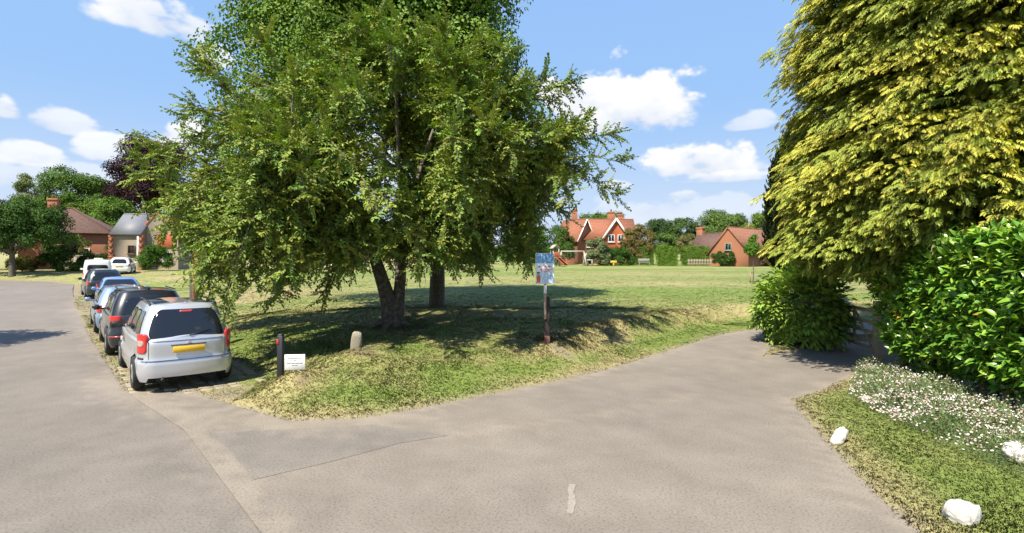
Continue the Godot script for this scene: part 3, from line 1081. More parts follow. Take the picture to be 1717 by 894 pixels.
		add_box(st2, Vector3(sgn * (hw + 0.1), belt + 0.04, cowl + 0.42), Vector3(0.1, 0.075, 0.05), 0.04)
		add_box(st2, Vector3(sgn * (hw - 0.02), belt + 0.0, cowl + 0.4), Vector3(0.06, 0.025, 0.03), 0.01)
		part("mirror", finish(st2), p.get("mirror", paint), t)
	part("grille", patch(s, HALF - 5.5, HALF + 5.5, 0.34, nose - 0.06, 0.006, 0.05, 8, 4), M.black, t)
	if p.has("plate_y"):
		part("number_plate", box_mesh(Vector3(0.26, 0.056, 0.012), 0.001), M.plate, t, Vector3(0, p.plate_y, zr - 0.018))
	if p.get("faces", false):
		part("number_plate", box_mesh(Vector3(0.26, 0.056, 0.012), 0.004), M.plate_white, t, Vector3(0, 0.43, zf - 0.02))
	p.shape = s; p.outline = outline; p.green = g
	return t

func cars():
	var silver := plain(Color(0.77, 0.78, 0.8), 0.32, 0.5)
	silver.clearcoat_enabled = true; silver.clearcoat = 1.0; silver.clearcoat_roughness = 0.04
	var dark := plain(lin(0.012, 0.013, 0.017), 0.35, 0.2)
	dark.clearcoat_enabled = true; dark.clearcoat_roughness = 0.04
	var pale_blue := plain(Color(0.55, 0.63, 0.73), 0.33, 0.5)
	pale_blue.clearcoat_enabled = true; pale_blue.clearcoat_roughness = 0.05
	var blue := plain(Color(0.5, 0.62, 0.82), 0.33, 0.4)
	blue.clearcoat_enabled = true; blue.clearcoat_roughness = 0.05
	var slate := plain(lin(0.02, 0.03, 0.035), 0.35, 0.3)
	slate.clearcoat_enabled = true; slate.clearcoat_roughness = 0.05
	var white := plain(Color(0.88, 0.88, 0.87), 0.35)
	white.clearcoat_enabled = true; white.clearcoat_roughness = 0.05
	var head := atan2(0.66, 0.75)
	# the silver people carrier, nearest
	var p := {"L": 4.28, "W": 1.68, "H": 1.62, "wb": 2.76, "ro": 0.74, "belt": 1.0, "cowl": -1.35, "nose": 0.72, "bonnet": 0.93, "roof_rear": 1.72, "roof_front": -0.45, "glass_rear": 2.04, "roof_hw": 0.59, "rr": 0.26, "rear_glass": 0.66, "rg0": 0.02, "rg1": 0.93, "wheel_r": 0.315, "clear": 0.2, "bumper": 0.6, "bow_r": 0.1,
		"paint": silver, "mirror": M.black, "side_cuts": [[1.75, 1.15], [1.07, 0.22], [0.14, -0.85]], "tail": [0.15, 0.3, 0.74, 1.1, 1], "plate_y": 0.79}
	var c := make_car("people_carrier", "silver people carrier with yellow number plate, nearest of the parked cars", "car", Vector2(-7.25, 9.95), head, p)
	var s: Shape = p.shape; var o: PackedVector2Array = p.outline; var g: Shape = p.green
	part("tailgate_handle", patch(s, plan_index(o, -0.3), plan_index(o, 0.3), 0.862, 0.885, -0.024, 0.01, 8, 2), M.seam, c)
	part("tailgate_crease", patch(s, plan_index(o, -0.62), plan_index(o, 0.62), 0.955, 0.962, -0.038, 0.003, 10, 2, 0.01), M.seam, c)
	part("bumper_gap", patch(s, plan_index(o, -0.8), plan_index(o, 0.8), 0.592, 0.602, 0.001, 0.004, 16, 2, 0.02), M.seam, c)
	for sg in [-1.0, 1.0]:
		part("tailgate_gap", patch(s, plan_index(o, 0.665 * sg), plan_index(o, 0.673 * sg), 0.61, 0.97, -0.03, 0.003, 2, 8, 0.02), M.seam, c)
		part("reflector", patch(s, plan_index(o, 0.78 * sg), plan_index(o, 0.98 * sg), 0.63, 0.665, -0.02, 0.01, 4, 2, 0.03), M.seam, c)
		var st := begin()
		add_tube(st, PackedVector3Array([Vector3(0.55 * sg, 1.6, 1.45), Vector3(0.555 * sg, 1.665, 1.3), Vector3(0.555 * sg, 1.68, 0.4), Vector3(0.54 * sg, 1.66, -0.2), Vector3(0.53 * sg, 1.6, -0.32)]), PackedFloat32Array([0.018, 0.02, 0.02, 0.02, 0.018]), 7)
		part("roof_rail", finish(st, true), M.black, c)
	part("brake_light", patch(g, plan_index(g.low, -0.16), plan_index(g.low, 0.16), 0.83, 0.9, 0.016, 0.02, 6, 2, 0.02), M.dim_red, c)
	var em := begin()
	for k in 2:
		for sg in [-1.0, 1.0]:
			add_box(em, Vector3(0.02 * sg, 0.925 - 0.022 * k, 2.115), Vector3(0.026, 0.006, 0.006), 0.002, Basis(Vector3.BACK, -0.6 * sg))
	part("emblem", finish(em), M.alloy, c)
	var wp := begin()
	var wa := g.point(plan_index(g.low, 0.02), 0.1, 0.03); var wbp := g.point(plan_index(g.low, 0.42), 0.24, 0.025)
	add_tube(wp, PackedVector3Array([wa, wbp]), PackedFloat32Array([0.014, 0.008]), 5)
	part("rear_wiper", finish(wp), M.black, c)
	part("exhaust", rod(Vector3(-0.42, 0.24, 1.6), Vector3(-0.42, 0.24, 2.13), 0.035, 10), M.black, c)
	var sr := begin()
	add_box(sr, Vector3(0, 1.625, 0.62), Vector3(0.47, 0.016, 0.72), 0.012)
	part("sunroof", finish(sr), M.glass, c)
	# dark off-roader
	p = {"L": 4.4, "W": 1.84, "H": 1.66, "wb": 2.64, "ro": 0.82, "belt": 1.05, "cowl": -1.0, "nose": 0.82, "bonnet": 1.0, "roof_rear": 1.75, "roof_front": -0.2, "glass_rear": 2.06, "roof_hw": 0.66, "wheel_r": 0.35, "clear": 0.24, "bumper": 0.66, "rg0": 0.05, "rg1": 0.8, "paint": dark, "side_cuts": [[1.7, 1.1], [1.02, 0.2], [0.12, -0.7]], "tail": [0.2, 0.48, 0.92, 1.05], "plate_y": 0.82}
	c = make_car("off_roader", "black off-roader with red tail lights in front of the silver car", "car", Vector2(-10.62, 13.55), head, p)
	part("bumper_reflector", patch(p.shape, plan_index(p.outline, -0.98), plan_index(p.outline, -0.62), 0.5, 0.54, 0.004, 0.01, 6, 2), M.dim_red, c)
	var ae := begin()
	add_tube(ae, PackedVector3Array([Vector3(0, 1.66, 1.55), Vector3(0, 1.76, 1.64)]), PackedFloat32Array([0.035, 0.012]), 6)
	part("aerial", finish(ae), M.black, c)
	for sg in [-1.0, 1.0]:
		part("roof_rail", rod(Vector3(0.62 * sg, 1.68, 1.4), Vector3(0.6 * sg, 1.68, -0.1), 0.02, 6), M.black, c)
	# pale hatchback
	p = {"L": 4.2, "W": 1.74, "H": 1.5, "wb": 2.58, "ro": 0.78, "belt": 0.95, "cowl": -0.95, "roof_rear": 1.45, "roof_front": -0.3, "glass_rear": 1.95, "roof_hw": 0.6, "paint": pale_blue, "side_cuts": [[1.5, 1.0], [0.92, 0.15], [0.07, -0.65]], "plate_y": 0.75, "tail": [0.1, 0.26, 0.72, 0.95]}
	make_car("hatchback", "pale silver-blue hatchback parked between the black off-roader and the light blue saloon", "car", Vector2(-13.9, 17.2), head, p)
	# blue saloon that faces the camera
	p = {"L": 4.6, "W": 1.8, "H": 1.45, "wb": 2.76, "ro": 0.95, "belt": 0.93, "cowl": -0.75, "bonnet": 0.92, "nose": 0.74, "roof_rear": 1.0, "roof_front": 0.05, "glass_rear": 1.6, "deck": 0.95, "deck_z": 1.6, "roof_hw": 0.6, "paint": blue, "side_cuts": [[0.95, 0.32], [0.24, -0.45]], "faces": true}
	make_car("saloon_car", "light blue saloon car with its bonnet towards the camera", "car", Vector2(-18.7, 23.3), head + PI, p)
	# dark estate and van beyond
	p = {"L": 4.5, "W": 1.82, "H": 1.62, "wb": 2.66, "ro": 0.85, "belt": 1.0, "cowl": -1.0, "roof_rear": 1.75, "roof_front": -0.2, "glass_rear": 2.1, "roof_hw": 0.64, "paint": slate, "side_cuts": [[1.7, 1.1], [1.02, 0.2], [0.12, -0.7]], "tail": [0.15, 0.26, 0.75, 1.0], "plate_y": 0.8, "wheel_r": 0.33}
	make_car("estate_car", "dark estate car with a red tail light behind the light blue saloon", "car", Vector2(-24.4, 29.4), head + 0.03, p)
	p = {"L": 4.9, "W": 1.9, "H": 1.98, "wb": 3.0, "ro": 0.95, "belt": 1.12, "cowl": -1.75, "bonnet": 1.05, "nose": 0.85, "roof_rear": 2.3, "roof_front": -0.9, "glass_rear": 2.4, "roof_hw": 0.78, "paint": white, "side_cuts": [[-0.2, -1.1]], "tail": [0.1, 0.16, 0.7, 1.08], "plate_y": 0.7, "rear_glass": 0.66, "rg0": 0.08, "rg1": 0.62, "wheel_r": 0.33}
	c = make_car("white_van", "white van with a roof beacon at the far end of the parked cars", "van", Vector2(-33.1, 39.6), head - 0.05, p)
	var bc := begin()
	add_box(bc, Vector3(0.05, 2.06, 1.9), Vector3(0.28, 0.07, 0.1), 0.03)
	part("roof_beacon", finish(bc), M.beacon, c)
	p = {"L": 4.2, "W": 1.74, "H": 1.5, "wb": 2.55, "ro": 0.8, "belt": 0.95, "cowl": -0.95, "roof_rear": 1.4, "roof_front": -0.3, "glass_rear": 1.9, "roof_hw": 0.6, "paint": white, "side_cuts": [[1.5, 1.0], [0.92, 0.15], [0.07, -0.65]], "plate_y": 0.75, "tail": [0.1, 0.26, 0.72, 0.95]}
	make_car("small_white_car", "small white car beside the low brick wall, beyond the van", "car", Vector2(-36.9, 47.0), head - 0.2, p)

# ---------------------------------------------------------------- houses
# a roof slope or wall as a slab: four corners (counted round) and a thickness along the normal
func slab(st: SurfaceTool, a: Vector3, b: Vector3, c: Vector3, d: Vector3, th: float):
	var n := (b - a).cross(d - a).normalized() * th
	quad(st, a + n, b + n, c + n, d + n)
	quad(st, d, c, b, a)
	for e in [[a, b], [b, c], [c, d], [d, a]]:
		quad(st, e[0], e[1], e[1] + n, e[0] + n)

func gable_walls(w: float, l: float, eave: float, ridge: float) -> ArrayMesh:
	# ridge along z, gables at z = +-l/2; walls start below ground
	var st := begin()
	var x := w / 2; var z := l / 2
	var lo := -0.6
	for s in [-1.0, 1.0]:
		var a := Vector3(-x, lo, s * z); var b := Vector3(x, lo, s * z); var c := Vector3(x, eave, s * z); var d := Vector3(-x, eave, s * z); var e := Vector3(0, ridge, s * z)
		if s > 0:
			quad(st, a, d, c, b); tri(st, d, e, c)
		else:
			quad(st, b, c, d, a); tri(st, c, e, d)
		quad(st, Vector3(s * x, lo, -z), Vector3(s * x, lo, z), Vector3(s * x, eave, z), Vector3(s * x, eave, -z)) if s < 0 else quad(st, Vector3(s * x, lo, z), Vector3(s * x, lo, -z), Vector3(s * x, eave, -z), Vector3(s * x, eave, z))
	return finish(st)

func gable_roof(w: float, l: float, eave: float, ridge: float, over: float, verge: float, th := 0.16) -> ArrayMesh:
	var st := begin()
	var slope := (ridge - eave) / (w / 2)
	var x := w / 2 + over
	var ye := eave - over * slope
	var z := l / 2 + verge
	slab(st, Vector3(0, ridge, z), Vector3(0, ridge, -z), Vector3(x, ye, -z), Vector3(x, ye, z), -th)
	slab(st, Vector3(0, ridge, -z), Vector3(0, ridge, z), Vector3(-x, ye, z), Vector3(-x, ye, -z), -th)
	add_box(st, Vector3(0, ridge + th, 0), Vector3(0.12, 0.07, z), 0.05)
	return finish(st)

func window(parent: Node, where: Vector3, turn: float, w: float, h: float, frame: Material, bars := 1):
	var o := Node3D.new()
	o.name = "window"
	parent.add_child(o, true)
	o.position = where; o.rotation.y = turn
	var st := begin()
	for s in [-1.0, 1.0]:
		add_box(st, Vector3(s * (w / 2 - 0.04), 0, 0.02), Vector3(0.04, h / 2, 0.05), 0.01)
		add_box(st, Vector3(0, s * (h / 2 - 0.04), 0.018), Vector3(w / 2 - 0.08, 0.04, 0.05), 0.01)
	for k in bars:
		add_box(st, Vector3(lerpf(-w / 2, w / 2, (k + 1.0) / (bars + 1)), 0, 0.016), Vector3(0.025, h / 2 - 0.08, 0.04), 0.005)
	part("frame", finish(st), frame, o)
	part("pane", box_mesh(Vector3(w / 2 - 0.03, h / 2 - 0.03, 0.012)), M.glass, o)
	var sl := begin()
	add_box(sl, Vector3(0, -h / 2 - 0.04, 0.06), Vector3(w / 2 + 0.06, 0.035, 0.1), 0.01)
	part("sill", finish(sl), frame, o)

func chimney(parent: Node, where: Vector3, w: float, h: float, mat: Material, pots := 2):
	var st := begin()
	add_box(st, Vector3(0, h / 2, 0), Vector3(w / 2, h / 2, w * 0.4), 0.02)
	add_box(st, Vector3(0, h - 0.14, 0), Vector3(w / 2 + 0.06, 0.12, w * 0.4 + 0.06), 0.02)
	var c := part("chimney", finish(st), mat, parent, where)
	for k in pots:
		var sp := begin()
		add_tube(sp, PackedVector3Array([Vector3(0, h, 0), Vector3(0, h + 0.38, 0), Vector3(0, h + 0.4, 0)]), PackedFloat32Array([0.14, 0.11, 0.13]), 9)
		part("chimney_pot", finish(sp), M.pot, c, Vector3((k - (pots - 1) / 2.0) * 0.42, 0, 0))

func houses():
	# brick cottage at the far right of the green: gable towards us on the left, long tiled slope on the right
	var b := at(32.9, 70.5)
	var h := thing("brick_cottage", "brick cottage with steep mottled tile roof and a pointed gable, right of the green", "house", b, -0.92)
	part("wall", gable_walls(5.4, 11.5, 1.7, 4.9), M.brick, h)
	part("roof", gable_roof(5.4, 11.5, 1.7, 4.9, 0.35, 0.18), M.tiles, h)
	window(h, Vector3(0, 2.45, 5.78), 0, 0.9, 0.95, M.green_paint, 1)
	# dormer on the long slope that faces us
	var st := begin()
	add_box(st, Vector3(1.55, 2.75, -0.6), Vector3(0.75, 0.62, 0.72), 0.02)
	part("dormer", finish(st), M.tiles, h)
	window(h, Vector3(2.33, 2.8, -0.6), PI / 2, 1.0, 0.8, M.white_paint, 1)
	for z in [2.2, -2.6]: window(h, Vector3(2.73, 0.75, z), PI / 2, 1.0, 1.0, M.white_paint, 1)
	part("door", box_mesh(Vector3(0.04, 0.95, 0.42), 0.02), M.brown_paint, h, Vector3(2.73, 0.35, 0.6))
	part("flue", rod(Vector3(0, 4.8, 0.6), Vector3(0, 5.8, 0.6), 0.1), M.pot, h)
	# its lower wing to the left
	var wg := Node3D.new(); wg.name = "wing"; h.add_child(wg)
	wg.position = Vector3(-3.9, 0, 2.6)
	wg.rotation.y = PI / 2
	part("wall", gable_walls(4.4, 5.0, 2.2, 4.4), M.brick, wg)
	part("roof", gable_roof(4.4, 5.0, 2.2, 4.4, 0.3, 0.12), M.brown_tiles, wg)
	chimney(h, Vector3(-6.1, 3.4, 2.5), 0.95, 2.1, M.brick, 1)

	# big tile-hung house in the middle distance with a white-edged gable
	b = at(14.9, 84.0)
	h = thing("tile_hung_house", "red tile-hung house with a white-edged gable and tall chimneys beyond the hedges", "house", b, 0.0)
	var main := Node3D.new(); main.name = "main_range"; h.add_child(main); main.rotation.y = PI / 2
	part("wall", gable_walls(6.0, 9.6, 4.1, 7.2), M.brick, main)
	part("roof", gable_roof(6.0, 9.6, 4.1, 7.2, 0.4, 0.2), M.red_tiles, main)
	var cross := Node3D.new(); cross.name = "gable_wing"; h.add_child(cross); cross.position = Vector3(1.35, 0, 2.5)
	part("wall", gable_walls(3.4, 3.2, 4.45, 6.95), M.hung_tiles, cross)
	part("roof", gable_roof(3.4, 3.2, 4.45, 6.95, 0.35, 0.25), M.red_tiles, cross)
	for s in [-1.0, 1.0]:
		var sb := begin()
		var a := Vector3(0, 7.02, 1.9); var e := Vector3(s * 2.1, 3.93, 1.9)
		add_tube(sb, PackedVector3Array([a, e]), PackedFloat32Array([0.17, 0.17]), 4)
		part("bargeboard", finish(sb), M.white_paint, cross)
	for x in [0.6, 2.1]: window(h, Vector3(x, 4.0, 4.13), 0, 1.0, 1.15, M.white_paint, 1)
	window(h, Vector3(-2.6, 3.2, 3.03), 0, 1.1, 1.1, M.white_paint, 1)
	var lw := Node3D.new(); lw.name = "side_wing"; h.add_child(lw); lw.position = Vector3(-4.7, 0, 1.0); lw.rotation.y = 0.75
	part("wall", gable_walls(4.2, 4.6, 3.9, 7.0), M.brick, lw)
	part("roof", gable_roof(4.2, 4.6, 3.9, 7.0, 0.35, 0.2), M.red_tiles, lw)
	for s in [-1.0, 1.0]:
		var sb := begin()
		add_tube(sb, PackedVector3Array([Vector3(0, 7.1, 2.55), Vector3(s * 2.4, 3.45, 2.55)]), PackedFloat32Array([0.12, 0.12]), 4)
		part("bargeboard", finish(sb), M.white_paint, lw)
	chimney(h, Vector3(-4.7, 6.2, 0.2), 0.9, 2.7, M.brick, 1)
	chimney(h, Vector3(1.4, 6.4, -0.2), 1.1, 2.2, M.brick, 1)
	chimney(h, Vector3(2.9, 6.4, -0.3), 1.0, 1.75, M.brick, 2)

	# flint barn with a slate roof, left of the cherry: its long side towards us
	b = at(px(233, 56.0), 56.0)
	h = thing("flint_barn", "flint and brick barn with a grey slate roof behind the green bush", "barn", b, -PI / 2 + 0.12)
	part("wall", gable_walls(4.4, 2.9, 3.75, 5.9), M.flint, h)
	part("roof", gable_roof(4.4, 2.9, 3.75, 5.9, 0.18, 0.08), M.slates, h)
	for s in [[2.2, 1.45], [2.2, -1.45], [-2.2, 1.45]]:
		var q := begin()
		for k in 12: add_box(q, Vector3(s[0], 0.05 + k * 0.31, s[1]), Vector3(0.24 if k % 2 == 0 else 0.14, 0.15, 0.14 if k % 2 == 0 else 0.24), 0.01)
		part("brick_quoins", finish(q), M.brick, h)
	part("downpipe", rod(Vector3(2.32, 0, -1.2), Vector3(2.32, 3.5, -1.2), 0.1), M.white_paint, h)
	window(h, Vector3(2.23, 2.1, -0.5), PI / 2, 0.7, 0.9, M.brown_paint, 1)
	b = at(px(283, 57.5), 57.5)
	h = thing("stone_house", "stone house with a red tile-hung end half hidden by the cherry branches", "house", b, 0.12)
	part("wall", gable_walls(4.4, 5.0, 3.3, 5.9), M.flint, h)
	part("roof", gable_roof(4.4, 5.0, 3.3, 5.9, 0.25, 0.1), M.red_tiles, h)
	part("tile_hanging", box_mesh(Vector3(0.95, 0.75, 0.06), 0.02), M.hung_tiles, h, Vector3(1.05, 3.05, 2.54))
	window(h, Vector3(-0.9, 2.0, 2.53), 0, 0.9, 1.0, M.white_paint, 1)
	window(h, Vector3(1.1, 1.3, 2.53), 0, 0.9, 1.0, M.white_paint, 1)

	# hipped tile-roofed cottage at the far left
	b = at(-52.6, 62.0)
	h = thing("hipped_cottage", "brick cottage with a hipped brown tile roof behind the dark tree, far left", "house", b, 0.35)
	st = begin()
	add_box(st, Vector3(0, 1.4, 0), Vector3(4.3, 2.7, 3.2), 0.01)
	part("wall", finish(st), M.brick, h)
	st = begin()
	var e0 := Vector3(-4.8, 4.0, 3.7); var e1 := Vector3(4.8, 4.0, 3.7); var e2 := Vector3(4.8, 4.0, -3.7); var e3 := Vector3(-4.8, 4.0, -3.7)
	var r0 := Vector3(-2.6, 7.1, 0); var r1 := Vector3(-0.4, 7.1, 0)
	quad(st, e0, r0, r1, e1); tri(st, e1, r1, e2); quad(st, e2, r1, r0, e3); tri(st, e3, r0, e0)
	quad(st, e0, e1, e2, e3)
	add_tube(st, PackedVector3Array([e1 + Vector3(-0.2, 0.1, -0.2), r1 + Vector3(0, 0.05, 0), r0 + Vector3(0, 0.05, 0), e0 + Vector3(0.2, 0.1, -0.2)]), PackedFloat32Array([0.12, 0.12, 0.12, 0.12]), 6)
	part("roof", finish(st), M.brown_tiles, h)
	chimney(h, Vector3(-2.2, 6.3, 0.3), 0.95, 1.9, M.brick, 1)
	for x in [-1.2, 1.8]: window(h, Vector3(x, 1.7, 3.23), 0, 1.1, 1.1, M.white_paint, 1)
	part("door", box_mesh(Vector3(0.45, 1.0, 0.05), 0.02), M.brown_paint, h, Vector3(3.2, 0.7, 3.23))
	# white cottage glimpsed under the cherry
	b = at(-26.0, 72.0)
	h = thing("white_cottage", "low white cottage glimpsed through the cherry branches across the green", "house", b, 0.1)
	part("wall", gable_walls(5.0, 7.0, 2.3, 4.6), M.white_wall, h)
	part("roof", gable_roof(5.0, 7.0, 2.3, 4.6, 0.3, 0.15), M.brown_tiles, h)
	for x in [-1.2, 1.2]: window(h, Vector3(x, 1.2, 3.53), 0, 0.9, 1.0, M.brown_paint, 1)

func small_wall(called: String, label: String, a: Vector2, b: Vector2, h: float, mat: Material, cap: Material):
	var mid := (a + b) / 2
	var t := thing(called, label, "wall", at(mid.x, mid.y), atan2(b.y - a.y, b.x - a.x))
	var l := a.distance_to(b)
	var st := begin()
	add_box(st, Vector3(0, h / 2 - 0.3, 0), Vector3(l / 2, h / 2 + 0.3, 0.15), 0.01)
	part("wall", finish(st), mat, t)
	st = begin()
	add_box(st, Vector3(0, h + 0.045, 0), Vector3(l / 2 + 0.03, 0.045, 0.2), 0.02)
	part("coping", finish(st), cap, t)

# ---------------------------------------------------------------- small things on the green and verge
func rock_mesh(r: Vector3, seed_: int, rough := 0.25, flat := 0.0) -> ArrayMesh:
	var n := FastNoiseLite.new(); n.seed = seed_; n.frequency = 0.9
	var st := begin()
	var nu := 18; var nv := 12
	var pt := func(i: int, j: int) -> Vector3:
		var a := TAU * (i % nu) / nu; var b := PI * j / nv - PI / 2
		var d := Vector3(cos(a) * cos(b), sin(b), sin(a) * cos(b))
		# squarer than a ball
		d = d / pow(pow(absf(d.x), 4) + pow(absf(d.y), 4) + pow(absf(d.z), 4), 0.25 * flat)
		return d * r * (1.0 + rough * n.get_noise_3dv(d * 2.0))
	for j in nv:
		for i in nu:
			var a: Vector3 = pt.call(i, j); var b: Vector3 = pt.call(i + 1, j); var c: Vector3 = pt.call(i + 1, j + 1); var d: Vector3 = pt.call(i, j + 1)
			if j > 0: tri(st, a, c, b)
			if j < nv - 1: tri(st, a, d, c)
	return finish(st, true)

func furniture():
	# poster on a post
	var base := at(0.87, 12.95)
	var t := thing("poster_sign", "blue and white event poster on a dark wooden post by the lane", "sign", base, -0.06)
	part("post", box_mesh(Vector3(0.072, 0.62, 0.072), 0.012), M.dark_wood, t, Vector3(0.015, 0.54, 0))
	part("post_foot", box_mesh(Vector3(0.078, 0.12, 0.078), 0.012), M.rust_wood, t, Vector3(0.015, 0.06, 0))
	part("stake", box_mesh(Vector3(0.03, 0.6, 0.022), 0.006), M.stake_wood, t, Vector3(-0.03, 1.2, 0.098))
	part("notice", box_mesh(Vector3(0.036, 0.1, 0.006), 0.002), M.white_paint, t, Vector3(-0.03, 1.35, 0.129))
	part("board", box_mesh(Vector3(0.232, 0.385, 0.008), 0.002), M.white_paint, t, Vector3(-0.04, 1.87, 0.13))
	# the print, on the front of the board
	var im := Image.create(96, 160, true, Image.FORMAT_RGB8)
	rng.seed = 31
	im.fill(Color(0.86, 0.89, 0.93))
	for y in 52:
		for x in 96:
			var n := nz.get_noise_2d(x * 9.0, y * 9.0)
			im.set_pixel(x, y, Color(0.33, 0.55, 0.78).lerp(Color(0.9, 0.94, 0.97), clampf(n * 1.6 + 0.1, 0.0, 1.0)))
	for y in range(100, 160):
		for x in 96:
			im.set_pixel(x, y, Color(0.62, 0.75, 0.88).lerp(Color(0.9, 0.92, 0.95), clampf(nz.get_noise_2d(x * 7.0 + 300.0, y * 7.0) + 0.45, 0.0, 1.0)))
	for line in [[66, 14, 84], [80, 22, 90], [92, 30, 72]]:
		var x: int = line[1]
		while x < line[2]:
			var w := rng.randi_range(2, 5)
			im.fill_rect(Rect2i(x, line[0] + rng.randi_range(-3, 3), w, rng.randi_range(4, 9)), Color(0.75, 0.2, 0.16))
			x += w + rng.randi_range(1, 3)
	im.fill_rect(Rect2i(4, 118, 20, 36), Color(0.8, 0.36, 0.2))
	im.fill_rect(Rect2i(9, 104, 10, 14), Color(0.75, 0.55, 0.45))
	im.fill_rect(Rect2i(6, 98, 16, 8), Color(0.25, 0.3, 0.45))
	im.generate_mipmaps()
	var pm := plain(Color.WHITE, 0.45)
	pm.albedo_texture = ImageTexture.create_from_image(im)
	pm.texture_repeat = false
	var q := QuadMesh.new(); q.size = Vector2(0.452, 0.756)
	part("print", q, pm, t, Vector3(-0.04, 1.87, 0.1405))
	for y in [1.58, 2.15]: part("screw", rod(Vector3(-0.04, y, 0.14), Vector3(-0.04, y, 0.146), 0.009, 8), M.alloy, t)

	# little white notice on the mound
	t = thing("notice_board", "small white notice with lines of dark print on the grassy mound", "sign", at(-4.08, 9.62), 0.12)
	part("panel", box_mesh(Vector3(0.185, 0.145, 0.006), 0.002), M.white_paint, t, Vector3(0, 0.17, 0))
	for x in [-0.1, 0.1]: part("peg", box_mesh(Vector3(0.014, 0.16, 0.01), 0.003), M.stake_wood, t, Vector3(x, 0.08, -0.02))
	rng.seed = 8
	var pr := begin()
	for line in [[0.245, 0.13, 0.017], [0.205, 0.02, 0.014], [0.15, 0.14, 0.018], [0.11, 0.05, 0.014]]:
		var x: float = -line[1]
		while x < line[1]:
			var w := rng.randf_range(0.008, 0.016)
			add_box(pr, Vector3(x + w / 2, line[0], 0.007), Vector3(w / 2, line[2] * rng.randf_range(0.35, 0.5), 0.0008))
			x += w + rng.randf_range(0.003, 0.008)
	part("lettering", finish(pr), M.ink, t)

	# black marker post with a red reflector
	t = thing("marker_post", "black marker post with a red reflector beside the white notice", "bollard", at(-4.42, 9.78), 0.1)
	part("post", box_mesh(Vector3(0.055, 0.48, 0.055), 0.014), M.black_plastic, t, Vector3(0, 0.36, 0))
	var cp := begin()
	add_box(cp, Vector3(0, 0.85, 0), Vector3(0.05, 0.015, 0.05), 0.012)
	part("cap", finish(cp), M.black_plastic, t)
	part("reflector", box_mesh(Vector3(0.02, 0.045, 0.006), 0.003), M.tail, t, Vector3(-0.035, 0.72, 0.06))
	part("reflector", box_mesh(Vector3(0.006, 0.045, 0.02), 0.003), M.tail, t, Vector3(-0.06, 0.72, 0.02))

	# leaning boundary stone
	var s := part(numbered("boundary_stone"), rock_mesh(Vector3(0.12, 0.24, 0.06), 5, 0.14, 1.0), M.stone, self)
	s.position = at(-3.45, 11.35, 0.14)
	s.rotation = Vector3(0.12, -0.1, -0.16)
	tag(s, "small leaning old boundary stone on a low grass mound", "stone")

	# telegraph pole and the dark post beside the cars
	t = thing("telegraph_pole", "brown wooden telegraph pole rising into the cherry branches", "pole", at(-10.35, 16.8))
	var ps := begin()
	add_tube(ps, PackedVector3Array([Vector3(0, -0.3, 0), Vector3(0, 2.5, 0), Vector3(0.02, 5.2, 0)]), PackedFloat32Array([0.15, 0.14, 0.12]), 14)
	part("pole", finish(ps, true), M.pole_wood, t)
	part("cable_guard", box_mesh(Vector3(0.035, 1.3, 0.03), 0.01), M.grey_metal, t, Vector3(-0.17, 1.5, 0.03))
	t = thing("waste_bin_post", "thin dark post with a small bin on top behind the silver car", "bin", at(-8.35, 14.3))
	part("post", rod(Vector3(0, -0.2, 0), Vector3(0, 1.2, 0), 0.035), M.black_plastic, t)
	var bs := begin()
	add_tube(bs, PackedVector3Array([Vector3(0, 0.98, 0.1), Vector3(0, 1.02, 0.1), Vector3(0, 1.3, 0.1), Vector3(0, 1.36, 0.1)]), PackedFloat32Array([0.09, 0.12, 0.15, 0.1]), 10)
	part("bin", finish(bs), M.black_plastic, t)
	part("label_plate", box_mesh(Vector3(0.05, 0.035, 0.004)), M.white_paint, t, Vector3(0.02, 1.1, 0.243))

	# white painted stones along the verge
	var spots := [[4.42, 6.92, Vector3(0.07, 0.15, 0.075), Vector3(0.25, 0.4, -0.5), 0.05, "upright white painted stone at the edge of the lane, farthest of the verge stones"], [4.2, 4.78, Vector3(0.15, 0.1, 0.12), Vector3(0, 0.3, 0.05), 0.04, "large white painted stone at the bottom edge of the picture"], [5.95, 6.0, Vector3(0.2, 0.1, 0.13), Vector3(0, 0.5, 0.1), 0.12, "white stone half buried among the daisies"]]
	for k in 3:
		var sp: Array = spots[k]
		var w := part(numbered("white_stone"), rock_mesh(sp[2], 24 + k, 0.3, 0.8), M.white_stone, self)
		w.position = at(sp[0], sp[1], sp[4])
		w.rotation = sp[3]
		tag(w, sp[5], "stone", "white stones on the verge")

	# field gate in the shade
	var ga := Vector2(9.95, 15.7); var gb := Vector2(9.32, 13.1)
	var gm := at(ga.x, ga.y)
	var turn := atan2(gb.y - ga.y, gb.x - ga.x)
	t = thing("field_gate", "weathered wooden five-bar gate in the shade at the end of the drive", "gate", Vector3(ga.x, road_y(14.5) + 0.02, -ga.y), turn)
	var gl := ga.distance_to(gb)
	for k in 5:
		part("bar", box_mesh(Vector3(gl / 2 - 0.08, 0.045, 0.014), 0.005), M.gate_wood, t, Vector3(gl / 2, 0.18 + [0.0, 0.2, 0.42, 0.67, 0.98][k], 0.0))
	for x in [0.09, gl * 0.5, gl - 0.09]: part("upright", box_mesh(Vector3(0.045, 0.52, 0.03), 0.006), M.gate_wood, t, Vector3(x, 0.66, 0.0))
	for s2 in [-1.0, 1.0]:
		var br := begin()
		add_box(br, Vector3(gl / 2 + s2 * gl / 4, 0.66, 0.035), Vector3(0.035, 0.62, 0.012), 0.004, Basis(Vector3.BACK, s2 * 0.85))
		part("brace", finish(br), M.gate_wood, t)
	for x in [-0.1, gl + 0.1]:
		part("gate_post", box_mesh(Vector3(0.09, 0.75, 0.09), 0.02), M.gate_wood, t, Vector3(x, 0.68, 0))

	# playground on the far side of the green
	base = at(7.4, 68.0)
